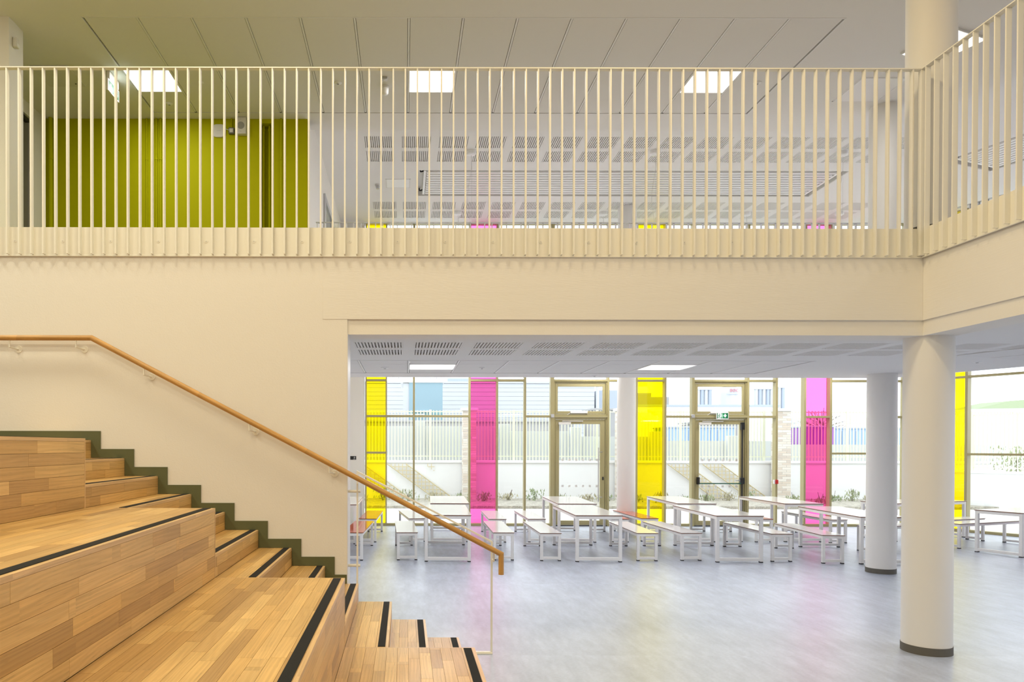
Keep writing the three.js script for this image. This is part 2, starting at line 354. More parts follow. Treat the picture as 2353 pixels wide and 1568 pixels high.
// turned panel light in the wing's gallery ceiling and plain square access panel
ceilingLight(6.34, UPC - 0.021, -2.54, 0.58, WING, GALLERY_POWER, LAMP_WHITE, lampMat, 'square lit ceiling panel behind the tall round column', 'lit panels in the gallery ceiling');
{
  const t = thing('access_panel', 'unlit square ceiling panel in front of the second column', 'panel', null, [6.16, UPC, -3.62]);
  mesh('leaf', rbx(-0.29, 0.29, -0.006, 0, -0.31, 0.31, 0.003), M.white, t);
  mesh('frame', merge([bx(-0.31, 0.31, -0.004, 0, -0.33, -0.315), bx(-0.31, 0.31, -0.004, 0, 0.315, 0.33), bx(-0.31, -0.295, -0.004, 0, -0.33, 0.33), bx(0.295, 0.31, -0.004, 0, -0.33, 0.33)]), M.tbar, t);
}
for (let i = 0; i < 4; i++) for (let j = 0; j < 3; j++) {
  const c = Math.cos(WING), q = Math.sin(WING), a = 0.02 + i * 0.6 + 0.29, b = 0.02 + j * 1.2 + 0.585;
  const m = mesh('ceiling_tile', raftG ??= rbx(-0.285, 0.285, -0.006, 0, -0.585, 0.585, 0.002), M.tile, ceilLow); m.position.set(6.10 + a * c + b * q, LOWC, -2.02 - a * q + b * c); m.rotation.y = WING;
}
// lamps of the room that the frame does not reach: atrium ceiling (warm) and wing
for (const x of [-5.2, -1.6, 2.0]) for (const z of [1.2, 4.2, 7.4]) ceilingLight(x, UPC - 0.021, z, 0.6, 0, ATRIUM_POWER * (x < -4 ? 1.3 : x > 0 ? 0.80 : 0.92), x < -4 ? [1.0, 0.95, 0.73] : x > 0 ? [1.0, 0.76, 0.41] : LAMP_ATRIUM, lampWarm, 'warm lit ceiling panel above the oak seating', 'warm panels above the seating');
for (const [x, z] of [[7.4, 2], [10.5, 4], [7.4, 7]]) ceilingLight(x, UPC - 0.021, z, 0.6, 0, GALLERY_POWER * 1.4, LAMP_WHITE, lampMat, 'lit ceiling panel in the side gallery', 'lit panels in the side gallery');
for (const [x, z] of [[6.6, 0.6], [9.4, 1.5], [6.8, 4.2], [9.6, 5.2], [12.4, 6]]) ceilingLight(x, LOWC - 0.021, z, 0.6, 0, DINING_POWER, LAMP_WHITE, lampMat, 'lit ceiling panel under the side gallery', 'lit panels under the side gallery');

// outer shell
struct('wall_left', bx(LEFT - 0.3, LEFT, 0, UPC + 0.2, -4.9, BACK + 0.3), M.paint);
struct('wall_back', bx(LEFT - 0.3, RIGHT + 0.3, 0, UPC + 0.2, BACK, BACK + 0.3), M.paint);
struct('wall_right', bx(RIGHT, RIGHT + 0.3, 0, FARC + 0.3, WEND[1] - 0.2, BACK), M.paint);
struct('wall_dining_left', merge([bx(-1.72, -1.42, 0, LOWC + 0.14, WIN_Z - 0.2, -0.29), bx(-1.72, -1.42, LOWC + 0.14, FARC + 0.2, WIN_Z - 0.2, -4.53)]), M.paint, 'white side wall of the dining hall', 'wall');
struct('wall_window_end', bx(-1.5, -0.895, 0, FARC + 0.2, WIN_Z - 0.2, WIN_Z + 0.02), M.paint, 'plain wall at the end of the glazed front', 'wall');
struct('wall_green', merge([bx(-5.3, -2.115, UP, UPC, -4.7, -4.52), bx(-1.945, -1.42, UP, UPC, -4.7, -4.52), bx(-2.115, -1.945, UP, UPC, -4.9, -4.70), bx(-2.115, -1.945, 6.44, UPC, -4.7, -4.52)]), M.green, 'lime green wall at the back of the gallery', 'wall');
struct('wall_gallery_side', merge([bx(-5.35, -5.22, UP, UPC, -4.6, -4.13), bx(-5.35, -5.22, 6.36, UPC, -4.13, -3.1), bx(LEFT, -5.22, UP, UPC, -3.1, -2.3)]), M.paint, 'cream side wall of the gallery with the grey door', 'wall');
struct('wall_gallery_pier', bx(LEFT, -4.385, UP, UPC, -2.30, -2.0), M.paint, 'cream wall pier at the gallery end', 'wall');

// columns
function column(x, z, y0, y1, label, base = true) {
  const r = 0.185, g = cyl(r, y0, y1, 0, 0, 64);
  const m = struct('column', g, M.column, label, 'column'); m.position.set(x, 0, z);
  if (base) mesh('base_band', cyl(r + 0.004, y0, y0 + 0.068, 0, 0, 64), M.skirt, m);
  return m;
}
column(4.49, -0.153, 0, 2.69, 'thick round white column under the gallery corner');
column(4.49, -0.153, UP, UPC, 'round column rising above the gallery corner');
column(6.687, -4.13, 0, LOWC, 'round white column beside the bench ends at the slab edge');
column(6.687, -4.13, UP, UPC, 'round column on the gallery behind the balustrade');
column(4.585, -9.02, 0, FARC, 'tall round white column in front of the glazed front', false);

// ================================================================== GLAZED FRONT
const FR = 0.15;                                                           // frame depth
function frontBay(parent, bars, transoms, panes, y1) {
  for (const [a, b] of bars) mesh('mullion', rbx(a, b, 0, y1, -FR, 0, 0.003), M.olive, parent);
  for (const [a, b, y, h] of transoms) mesh('transom', rbx(a, b, y, y + h, -FR, 0, 0.003), M.olive, parent);
  for (const [a, b, ya, yb, k] of panes) mesh(k === 'clear' ? 'pane' : k + '_pane', bx(a, b, ya, yb, -FR * 0.86, -FR * 0.86 + 0.006), GLASS[k], parent);
}
// sheet panes: a thin quad each
function paneGeo(a, b, ya, yb, z) { const g = new THREE.PlaneGeometry(b - a, yb - ya); g.translate((a + b) / 2, (ya + yb) / 2, z); return g; }
const win = new THREE.Group(); win.position.set(0, 0, WIN_Z); win.userData = { kind: 'structure', label: 'full height glazed front with gold frames and coloured panes', category: 'window' };
sceneName('window_1', win);
{
  const T = 3.20, K = 2.405, L = 1.595;
  // left edge, right edge, glass kind, transoms on the ground floor
  const bays = [
    [-0.845, -0.425, 'yellow', [T, K, L]], [-0.395, 0.18, 'clear', [K]], [0.222, 1.41, 'clear', [K]], [1.455, 2.02, 'pink', [T]], [2.062, 2.635, 'clear', [T]], [2.68, 3.22, 'clear', [K]],
    [3.30, 4.475, 'door', []], [4.52, 5.105, 'clear', [T]], [5.145, 5.735, 'yellow', [T]], [5.78, 6.345, 'clear', [K]], [6.40, 7.565, 'door', []], [7.61, 8.195, 'clear', [T, K]],
    [8.24, 8.82, 'clear', []], [8.865, 9.39, 'pink', [K]], [9.44, 10.35, 'clear', [T, L]], [10.39, 11.04, 'clear', [T, K]],
  ];
  let prev = -0.875;
  for (const [a, b, kind, tr] of bays) {
    mesh('mullion', rbx(prev, a, 0, FARC, -FR, 0, 0.003), M.olive, win); prev = b;
    const rows = kind === 'door' ? [T] : tr.slice().sort();
    const cuts = [...rows.map((y) => [y, y + 0.045]), [3.72, 3.80], [5.2, 5.25]];
    let y = kind === 'door' ? T : 0.055;
    if (kind !== 'door') mesh('transom', rbx(a, b, 0.0, 0.055, -FR, 0, 0.003), M.olive, win);
    const glassKind = kind === 'door' ? 'clear' : kind;
    for (const [c0, c1] of cuts) {
      if (c0 > y + 0.02) mesh(glassKind === 'clear' ? 'pane' : glassKind + '_pane', paneGeo(a, b, y, c0, -FR * 0.85), GLASS[glassKind], win);
      mesh('transom', rbx(a, b, c0, c1, -FR, 0, 0.003), M.olive, win); y = c1;
    }
    mesh(glassKind === 'clear' ? 'pane' : glassKind + '_pane', paneGeo(a, b, y, FARC - 0.02, -FR * 0.85), GLASS[glassKind], win);
    mesh('head', rbx(a, b, FARC - 0.02, FARC + 0.02, -FR, 0, 0.003), M.olive, win);
  }
  mesh('mullion', rbx(prev, prev + 0.06, 0, FARC, -FR, 0, 0.003), M.olive, win);
}
// wing window front, turned
const winW = new THREE.Group(); winW.position.set(WA[0], 0, WA[1]); winW.rotation.y = -(Math.PI / 2 - WW); winW.userData = { kind: 'structure', label: 'turned glazed front of the wing with gold frames', category: 'window' };
sceneName('window_2', winW);
{
  const T = 3.20, L = 1.595;
  let prev = 0;
  for (const [a, b, kind, tr] of [[0.06, 0.62, 'clear', [T]], [0.66, 1.12, 'yellow', [T]], [1.17, 2.9, 'clear', [T, L]], [2.95, 4.2, 'clear', [T, L]], [4.25, 4.8, 'pink', [T]], [4.85, 6.1, 'clear', [T, L]], [6.15, 7.35, 'clear', [T]]]) {
    mesh('mullion', rbx(prev, a, 0, FARC, -FR, 0, 0.003), M.olive, winW); prev = b;
    let y = 0.055;
    mesh('transom', rbx(a, b, 0, 0.055, -FR, 0, 0.003), M.olive, winW);
    for (const [c0, c1] of [...tr.slice().sort().map((v) => [v, v + 0.045]), [3.72, 3.8], [5.2, 5.25]]) {
      mesh(kind === 'clear' ? 'pane' : kind + '_pane', paneGeo(a, b, y, c0, -FR * 0.85), GLASS[kind], winW);
      mesh('transom', rbx(a, b, c0, c1, -FR, 0, 0.003), M.olive, winW); y = c1;
    }
    mesh(kind === 'clear' ? 'pane' : kind + '_pane', paneGeo(a, b, y, FARC - 0.02, -FR * 0.85), GLASS[kind], winW);
    mesh('head', rbx(a, b, FARC - 0.02, FARC + 0.02, -FR, 0, 0.003), M.olive, winW);
  }
  mesh('mullion', rbx(prev, prev + 0.08, 0, FARC, -FR, 0, 0.003), M.olive, winW);
}
// doors
function ringBox(x0, x1, y0, y1, wl, wr, wb, wt, z0, z1, r = 0.004) {
  return merge([rbx(x0, x0 + wl, y0, y1, z0, z1, r), rbx(x1 - wr, x1, y0, y1, z0, z1, r), rbx(x0 + wl - 0.002, x1 - wr + 0.002, y0, y0 + wb, z0, z1, r), rbx(x0 + wl - 0.002, x1 - wr + 0.002, y1 - wt, y1, z0, z1, r)]);
}
function frontDoor(x0, x1, label, panic) {
  const d = new THREE.Group(); d.position.set(0, 0, WIN_Z); d.userData = { kind: 'structure', label, category: 'door' };
  sceneName('door_' + (panic ? 2 : 1), d);
  mesh('door_frame', ringBox(x0, x1, 0, 2.40, 0.035, 0.035, 0.012, 0.035, -0.10, -0.025), M.oliveDark, d);
  mesh('leaf', ringBox(x0 + 0.04, x1 - 0.04, 0.02, 2.36, 0.082, 0.105, 0.10, 0.10, -0.105, -0.045, 0.006), M.olive, d);
  mesh('door_pane', paneGeo(x0 + 0.12, x1 - 0.14, 0.12, 2.26, -0.075), GLASS.clear, d);
  mesh('threshold', bx(x0, x1, 0, 0.014, -0.10, 0.02), M.black, d);
  mesh('transom', rbx(x0, x1, 2.405, 2.45, -FR, 0.004, 0.003), M.olive, d);
  mesh('fanlight_frame', ringBox(x0, x1, 2.45, 3.20, 0.03, 0.03, 0.03, 0.03, -0.11, -0.03), M.oliveDark, d);
  mesh('fanlight_sash', ringBox(x0 + 0.035, x1 - 0.035, 2.485, 3.165, 0.055, 0.055, 0.06, 0.075, -0.105, -0.05, 0.006), M.olive, d);
  mesh('fanlight_pane', paneGeo(x0 + 0.09, x1 - 0.09, 2.54, 3.09, -0.08), GLASS.clear, d);
  const op = mesh('window_opener', rbx(x0 + 0.36, x0 + 0.74, 2.495, 2.545, -0.05, 0.0, 0.01), M.white, d);
  mesh('cable', rod(V3(x0 + 0.36, 2.51, -0.02), V3(x0 + 0.29, 2.46, -0.01), 0.004, 6), M.white, op);
  const cl = mesh('door_closer', rbx(x0 + 0.10, x0 + 0.37, 2.245, 2.30, -0.045, 0.012, 0.006), M.offwhite, d);
  mesh('closer_arm', rbx(x0 + 0.18, x0 + 0.64, 2.315, 2.333, -0.04, 0.0, 0.004), M.offwhite, cl);
  for (const y of [1.44, 0.86]) for (let i = 0; i < 6; i++) mesh('glass_marking', bx(x0 + 0.18 + i * 0.152, x0 + 0.228 + i * 0.152, y, y + 0.048, -0.0745, -0.073), M.offwhite, d);
  mesh('door_contact', rbx(x0 - 0.075, x0 - 0.005, 2.40, 2.475, -0.004, 0.03, 0.006), M.silver, d);
  if (!panic) {
    const h = mesh('pull_handle', rod(V3(x1 - 0.19, 0.54, -0.02), V3(x1 - 0.19, 1.74, -0.02), 0.014, 12), M.steel, d);
    for (const y of [0.64, 1.64]) mesh('standoff', rod(V3(x1 - 0.19, y, -0.02), V3(x1 - 0.10, y, -0.045), 0.009, 8), M.steel, h);
    mesh('lock', rbx(x1 - 0.10, x1 - 0.065, 1.02, 1.09, -0.05, -0.03, 0.006), M.black, d);
  } else {
    const b = mesh('push_bar', rod(V3(x0 + 0.10, 0.95, 0.02), V3(x1 - 0.14, 0.95, 0.02), 0.013, 12), std([0.005, 0.09, 0.05], { roughness: 0.35 }), d);
    mesh('bar_housing', rbx(x0 + 0.06, x0 + 0.115, 0.93, 1.09, -0.045, 0.03, 0.012), M.black, b);
    mesh('bar_housing', rbx(x1 - 0.155, x1 - 0.06, 0.94, 1.08, -0.045, 0.03, 0.012), M.black, b);
    mesh('bolt_rod', rod(V3(x1 - 0.10, 0.06, -0.02), V3(x1 - 0.10, 2.30, -0.02), 0.016, 10), M.black, d);
    mesh('bolt_head', rbx(x1 - 0.135, x1 - 0.065, 2.14, 2.30, -0.05, 0.02, 0.006), M.black, d);
    mesh('lever', rod(V3(x1 - 0.25, 1.02, 0.0), V3(x1 - 0.12, 1.02, 0.0), 0.012, 8), M.steel, d);
  }
}
frontDoor(3.30, 4.475, 'gold framed glass door with a long pull handle', false);
frontDoor(6.40, 7.565, 'gold framed exit door with a black push bar', true);
// window onto the gallery in the dining hall's side wall
{
  const w = new THREE.Group(); w.userData = { kind: 'structure', label: 'grey framed internal window in the white side wall', category: 'window' };
  sceneName('window_3', w);
  const X = -1.418;
  mesh('window_frame', merge([bx(X, X + 0.03, UP, 6.05, -6.75, -6.62), bx(X, X + 0.03, UP, 6.05, -7.95, -7.85), bx(X, X + 0.03, UP, 6.05, -9.15, -9.05), bx(X, X + 0.03, 6.05, 6.15, -9.15, -6.62)]), M.silver, w);
  for (const z of [-6.75, -7.95]) mesh('pane', bx(X, X + 0.008, UP, 6.05, z - 1.1, z), std([0.32, 0.37, 0.36], { roughness: 0.08 }), w);
}

// ================================================================== BALUSTRADES
{
  const t = thing('gallery_balustrade', 'cream steel balustrade of flat vertical bars along the gallery edge', 'balustrade');
  const CX = 4.315, YB = 3.340, YT = 3.575, RT = 4.888, X0 = -4.6, ZE = 3.2;
  mesh('fascia_plate', rbx(X0, CX, YB, YT, 0.0035, 0.0135, 0.002), M.cream, t);
  mesh('fascia_plate', rbx(CX - 0.010, CX + 0.0, YB, YT, 0.0135, ZE, 0.002), M.cream, t);
  mesh('plate_lip', rbx(X0, CX, YB - 0.008, YB + 0.004, 0.0035, 0.018, 0.002), M.cream, t);
  mesh('plate_lip', rbx(CX - 0.016, CX, YB - 0.008, YB + 0.004, 0.014, ZE, 0.002), M.cream, t);
  const barG = rbx(-0.006, 0.006, YB + 0.006, RT - 0.008, 0.0135, 0.0535, 0.0012);
  for (let i = -12; i < 76; i++) { const b = mesh('baluster', barG, M.cream, t); b.position.x = -3.301 + i * 0.1; }
  const barS = rbx(-0.04, 0.0, YB + 0.006, RT - 0.008, -0.006, 0.006, 0.0012);
  for (let i = 0; i < 30; i++) { const b = mesh('baluster', barS, M.cream, t); b.position.set(CX - 0.010, 0, 0.10 + i * 0.1); }
  mesh('corner_post', rbx(CX - 0.05, CX - 0.010, YB + 0.006, RT - 0.008, 0.0135, 0.0535, 0.0012), M.cream, t);
  mesh('top_rail', rbx(X0, CX - 0.004, RT - 0.010, RT, 0.010, 0.0565, 0.002), M.cream, t);
  mesh('top_rail', rbx(CX - 0.053, CX - 0.004, RT - 0.010, RT, 0.0565, ZE, 0.002), M.cream, t);
  const wash = new THREE.CylinderGeometry(0.014, 0.014, 0.004, 20).rotateX(Math.PI / 2), head = new THREE.SphereGeometry(0.006, 10, 6).scale(1, 1, 0.5);
  for (let i = 0; i < 21; i++) { const x = -3.65 + i * 0.3985; const w = mesh('fixing', wash, M.cream, t); w.position.set(x, 3.46, 0.0148); const h = mesh('bolt', head, M.offwhite, w); h.position.z = 0.002; }
}
{
  const t = thing('void_balustrade', 'slim grey balustrade at the far gallery edge over the dining hall', 'balustrade');
  const Z = -4.56, top = 5.02;
  mesh('top_rail', rbx(-1.30, 7.0, top - 0.010, top, Z - 0.025, Z + 0.025, 0.002), M.silver, t);
  const g = rbx(-0.006, 0.006, UP, top - 0.01, Z - 0.02, Z + 0.02, 0.0012);
  for (let i = 0; i < 79; i++) { const b = mesh('baluster', g, M.silver, t); b.position.x = -1.28 + i * 0.106; }
  const w = thing('void_balustrade', 'slim grey balustrade at the wing edge over the dining hall', 'balustrade', null, [7.30, 0, -4.40], -(Math.PI / 2 - WING));
  mesh('top_rail', rbx(0, 4.5, top - 0.010, top, -0.025, 0.025, 0.002), M.silver, w);
  const g2 = rbx(-0.006, 0.006, UP, top - 0.01, -0.02, 0.02, 0.0012);
  for (let i = 0; i < 43; i++) { const b = mesh('baluster', g2, M.silver, w); b.position.x = 0.02 + i * 0.104; }
}

// ================================================================== OAK SEATING AND STAIRS
function plankGeo(sx, sy, sz) {                                             // grain along the longest side
  const g = new THREE.BoxGeometry(sx, sy, sz), p = g.attributes.position, n = g.attributes.normal, u = g.attributes.uv;
  const ru = rnd(), rv = rnd(), long = sx > sy && sx > sz ? 0 : sy > sz ? 1 : 2;
  for (let i = 0; i < p.count; i++) {
    const q = [p.getX(i), p.getY(i), p.getZ(i)], nn = [n.getX(i), n.getY(i), n.getZ(i)].map(Math.abs);
    const face = nn.indexOf(Math.max(...nn)), cross = [0, 1, 2].find((k) => k !== long && k !== face) ?? (long + 1) % 3;
    u.setXY(i, q[cross] / 0.5 + ru, q[long] / 2 + rv);
  }
  return g;
}
const oakPick = () => oak[Math.floor(rnd() * oak.length)];
function planksAlongZ(parent, { x0, x1, y0, y1, z0, z1, rows, axis, lens = [0.32, 0.95], far = 1e9 }) {
  // rows across x (axis 'x', a top) or across y (axis 'y', a riser); lengths along z
  const gap = 0.0007;
  for (let r = 0; r < rows; r++) {
    let z = z0 - rr(0, 0.5); const a = r / rows, b = (r + 1) / rows;
    while (z < z1 - 0.01) {
      const L = z > far ? 2.6 : rr(...lens), za = Math.max(z, z0), zb = Math.min(z + L, z1); z += L;
      if (zb - za < 0.02) continue;
      const X0 = axis === 'x' ? x0 + (x1 - x0) * a + gap : x0, X1 = axis === 'x' ? x0 + (x1 - x0) * b - gap : x1;
      const Y0 = axis === 'y' ? y0 + (y1 - y0) * a + gap : y0, Y1 = axis === 'y' ? y0 + (y1 - y0) * b - gap : y1;
      const m = mesh('plank', plankGeo(X1 - X0, Y1 - Y0, zb - za - gap * 2), oakPick(), parent);
      m.position.set((X0 + X1) / 2, (Y0 + Y1) / 2, (za + zb) / 2);
    }
  }
}
const SEAT_END = BACK - 0.02, tierLabels = ['lowest oak seating tier beside the bottom stairs', 'second oak seating tier with a black grip strip', 'third oak seating tier with a long plank face', 'topmost oak seating tier against the upper landing'];
for (let n = 1; n <= 4; n++) {
  const xf = frontX(3 * n - 2), xb = n < 4 ? frontX(3 * n + 1) : LEFT + 0.01, y0 = RISE * 3 * (n - 1), y1 = RISE * 3 * n, z0 = TIER_Z;
  const t = thing('seating_tier', tierLabels[n - 1], 'seating tier');
  mesh('body', bx(xb + 0.002, xf - 0.02, n === 1 ? 0.001 : y0 + 0.001, y1 - 0.021, z0 + 0.013, SEAT_END), M.core, t);
  if (n > 1) mesh('body', bx(xb + 0.002, xf - 0.022, 0.001, y0 - 0.001, z0 + 0.013, SEAT_END), M.core, t);
  mesh('end_panel', plankGeo(xf - xb - 0.004, y1 - 0.021, 0.012).translate((xf + xb) / 2, (y1 - 0.021) / 2, z0 + 0.006), oak[1], t);
  mesh('nosing', plankGeo(0.020, 0.021, SEAT_END - z0).translate(xf - 0.010, y1 - 0.0105, (SEAT_END + z0) / 2), oakNose, t);
  mesh('end_trim', plankGeo(0.019, y1 - y0 - 0.022, 0.012).translate(xf - 0.0095, (y0 + y1) / 2 - 0.010, z0 + 0.006), oakNose, t);
  planksAlongZ(t, { x0: n < 4 ? xb : xf - 0.9, x1: xf - 0.020, y0: y1 - 0.020, y1: y1, z0: z0 + 0.012, z1: SEAT_END, rows: 12, axis: 'x', far: 4.3 });
  mesh('edge_board', plankGeo(xf - 0.02 - xb, 0.020, 0.0115).translate((xf - 0.02 + xb) / 2, y1 - 0.010, z0 + 0.0058), oakNose, t);
  planksAlongZ(t, { x0: xf - 0.019, x1: xf - 0.001, y0: y0 + 0.001, y1: y1 - 0.0215, z0: z0 + 0.0125, z1: SEAT_END, rows: 6, axis: 'y', lens: [0.4, 1.2], far: 4.3 });
  mesh('grip_strip', bx(xf - 0.074, xf - 0.024, y1 - 0.001, y1 + 0.0025, z0 + 0.02, SEAT_END - 0.02), M.grip, t);
}
{
  const t = thing('staircase', 'oak staircase with black grip strips between wall and seating', 'staircase');
  for (let k = 1; k <= 12; k++) {
    const xf = frontX(k), xb = k < 12 ? frontX(k + 1) : LEFT + 0.01, y1 = RISE * k, y0 = RISE * (k - 1), zA = 0.0, zB = TIER_Z - 0.001;
    const s = mesh('stair_step', bx(xb + 0.001, xf - 0.018, 0.001, y1 - 0.019, zA + 0.012, zB), M.core, t);
    mesh('nosing', plankGeo(0.018, 0.02, zB - zA).translate(xf - 0.009, y1 - 0.010, (zA + zB) / 2), oakNose, s);
    planksAlongZ(s, { x0: k < 12 ? xb : xf - 0.56, x1: xf - 0.018, y0: y1 - 0.018, y1, z0: zA, z1: zB, rows: k < 12 ? 4 : 8, axis: 'x', lens: [0.5, 1.3] });
    planksAlongZ(s, { x0: xf - 0.017, x1: xf - 0.001, y0: y0 + 0.001, y1: y1 - 0.0205, z0: zA, z1: zB, rows: 2, axis: 'y', lens: [0.4, 1.0] });
    mesh('grip_strip', bx(xf - 0.068, xf - 0.020, y1 - 0.001, y1 + 0.0025, zA + 0.012, zB - 0.01), M.grip, s);
    if (k <= 4) mesh('end_panel', plankGeo(xf - xb - 0.02, y1 - 0.02, 0.011).translate((xf + xb) / 2 - 0.008, (y1 - 0.02) / 2, zA + 0.006), oak[2], s);
  }
}
// green skirting stepping up the wall
{
  const pts = [], dx = 0.079, dy = 0.076;
  pts.push([-0.484, 0.6 + dy]);
  for (let k = 5; k <= 12; k++) { pts.push([frontX(k) + dx, RISE * (k - 1) + dy], [frontX(k) + dx, RISE * k + dy]); }
  pts.push([LEFT, RISE * 12 + dy], [LEFT, RISE * 12 + 0.001]);
  for (let k = 12; k >= 5; k--) { pts.push([frontX(k) + 0.001, RISE * k + 0.001], [frontX(k) + 0.001, RISE * (k - 1) + 0.004]); }
  pts.push([-0.484, 0.604]);
  tag(mesh('stair_skirting', elev(pts, 0.0005, 0.011), M.string), 'dark green stepped skirting running up the cream wall', 'skirting');
}
// oak handrail on the wall
{
  const t = thing('handrail', 'round oak handrail sloping down the cream wall', 'handrail');
  const Z = 0.078;
  mesh('rail', sweep([[-5.2, 2.643], [-2.588, 2.643], [0.800, 0.862], [0.800, 0.692]], Z, circle(0.0225, 20)), M.rail, t);
  const slope = (0.862 - 2.643) / (0.800 + 2.588);
  for (const [x, flatPart] of [[-3.82, 1], [-3.266, 1], [-2.716, 1], [-2.155, 0], [-1.285, 0], [-0.623, 0]]) {
    const yr = flatPart ? 2.643 : 2.643 + slope * (x + 2.588), y = yr - 0.085;
    const b = mesh('bracket', merge([rod(V3(x, yr - 0.018, Z), V3(x, y + 0.008, Z), 0.007, 10), rod(V3(x, y + 0.010, Z), V3(x + 0.035, y, 0.004), 0.007, 10), new THREE.SphereGeometry(0.0075, 10, 8).translate(x, y + 0.009, Z)]), M.cream, t);
    mesh('rosette', new THREE.CylinderGeometry(0.029, 0.031, 0.006, 28).rotateX(Math.PI / 2).translate(x + 0.037, y, 0.0032), M.cream, b);
  }
}
// slim guard frame at the open stair end
{
  const t = thing('guard_frame', 'slim white steel guard frame under the oak handrail end', 'guard rail');
  const Z = -0.06;
  mesh('frame_bar', sweep([[-0.399, 0.004], [-0.399, 1.537], [0.738, 0.947], [0.738, 0.008], [-0.395, 0.008]], Z, flat(0.014, 0.030)), M.cream, t);
  for (const y of [1.372, 0.744]) mesh('wall_pin', rod(V3(-0.482, y, Z), V3(-0.375, y, Z), 0.0125, 14), M.cream, t);
  for (const [x, y] of [[-0.393, 1.43], [0.744, 0.852]]) mesh('rail_bracket', merge([rod(V3(x, y - 0.055, Z), V3(x, y - 0.055, 0.04), 0.007, 8), rod(V3(x, y - 0.055, 0.04), V3(x, y + 0.01, 0.052), 0.007, 8)]), M.cream, t);
  mesh('foot_plate', rbx(0.60, 0.745, 0.0, 0.008, Z - 0.03, Z + 0.03, 0.002), M.cream, t);
}

// ================================================================== TABLES AND BENCHES
function loopLeg(w, h, s, z) {                                              // closed end frame
  return merge([rbx(-w / 2, -w / 2 + s, 0.014, h, z - s / 2, z + s / 2, 0.003), rbx(w / 2 - s, w / 2, 0.014, h, z - s / 2, z + s / 2, 0.003),
    rbx(-w / 2 + s - 0.002, w / 2 - s + 0.002, 0.025, 0.025 + s * 0.9, z - s / 2, z + s / 2, 0.003), rbx(-w / 2 + s - 0.002, w / 2 - s + 0.002, h - s, h, z - s / 2, z + s / 2, 0.003)]);
}
function makeSeatOrTable(name, w, l, h, s, th, topMat = M.laminate) {
  const t = new THREE.Group();
  const W = w + 0.016, L = l + 0.016;
  mesh('top', rbx(-W / 2, W / 2, h - 0.003, h, -L / 2, L / 2, 0.001), topMat, t);
  mesh('top_core', rbx(-W / 2, W / 2, h - th, h - 0.0032, -L / 2, L / 2, 0.001), M.plyEdge, t);
  for (const z of [-l / 2 + s / 2, l / 2 - s / 2]) {
    const g = mesh('leg_frame', loopLeg(w, h - th - 0.0005, s, z), M.white, t);
    for (const x of [-w / 2 + s / 2, w / 2 - s / 2]) mesh('foot', bx(x - s / 2, x + s / 2, 0, 0.0135, z - s / 2, z + s / 2), M.foot, g);
  }
  for (const x of [-w / 2 + s / 2, w / 2 - s / 2]) mesh('side_rail', rbx(x - s / 2 + 0.001, x + s / 2 - 0.001, h - th - s * 1.0, h - th - 0.0005, -l / 2 + s, l / 2 - s, 0.003), M.white, t);
  t.userData.proto = name;
  return t;
}
const tableProto = makeSeatOrTable('table', 0.70, 1.95, 0.715, 0.048, 0.014), benchProto = makeSeatOrTable('bench', 0.315, 1.72, 0.433, 0.042, 0.012), redBench = makeSeatOrTable('bench', 0.315, 1.72, 0.433, 0.042, 0.012, M.redLaminate);
function put(proto, name, x, z, turn, label, category, group) {
  const c = proto.clone(); c.position.set(x, 0, z); c.rotation.y = turn; c.userData = { label, category, group };
  // parts share names below each thing
  return sceneName(name, c);
}
// [x, z, turn, label]
for (const [x, z, a, l] of [
  [0.69, -5.95, -0.035, 'white canteen table seen through the sloping handrail, in the row nearer the stairs'],
  [2.975, -5.95, -0.02, 'white canteen table in the nearer row, in front of the pull-handle door'],
  [5.115, -5.93, -0.03, 'white canteen table in the nearer row, in front of the push-bar exit door'],
  [7.24, -5.77, -0.06, 'white canteen table in the nearer row, partly behind the round column'],
  [0.86, -8.27, -0.03, 'white canteen table behind the handrail, in the row nearer the windows'],
  [3.20, -8.23, -0.04, 'white canteen table in the window row, in front of the pull-handle door'],
  [5.43, -8.33, -0.04, 'white canteen table in the window row, between the yellow pane and exit door'],
  [7.40, -8.35, -0.02, 'white canteen table in the window row, in front of the second pink pane'],
  [-1.22, -7.95, 0, 'white canteen table end against the plain grey wall'],
]) put(tableProto, 'canteen_table', x, z, a, l, 'table', 'canteen tables');
for (const [x, z, a, l] of [
  [-0.755, -5.95, -0.05, 'red topped bench behind the stair wall end, nearer row'],
  [0.015, -5.99, 0.03, 'white bench standing alone before the clear panes, nearer row'],
  [1.545, -5.99, -0.02, 'white bench right of the handrail foot, nearer row'],
  [2.25, -5.93, -0.01, 'white bench left of the nearer table at the pull-handle door'],
  [3.755, -5.95, -0.03, 'white bench right of the nearer table at the pull-handle door'],
  [4.40, -5.98, 0.02, 'white bench left of the nearer table at the push-bar door'],
  [5.77, -5.90, 0.0, 'white bench right of the nearer table at the push-bar door'],
  [6.52, -5.72, -0.08, 'white bench with pink light left of the round column'],
  [-0.64, -8.10, -0.04, 'red topped bench under the first yellow pane, window row'],
  [0.14, -8.18, 0.12, 'white bench partly behind the handrail, window row'],
  [1.72, -8.10, -0.02, 'white bench under the first pink pane, window row'],
  [2.43, -8.14, 0.0, 'white bench left of the window row table at the pull-handle door'],
  [3.98, -8.16, -0.02, 'red topped bench at the foot of the tall window column'],
  [4.53, -8.28, 0.02, 'red topped bench under the second yellow pane, window row'],
  [6.10, -8.25, 0.0, 'white bench right of the window row table by the exit door'],
  [6.63, -8.20, 0.0, 'red topped bench in the window row, left of the table at the second pink pane'],
  [7.94, -8.10, 0.0, 'white bench under the second pink pane, window row'],
]) put(l.startsWith('red') ? redBench : benchProto, 'canteen_bench', x, z, a, l, 'bench', 'canteen benches');
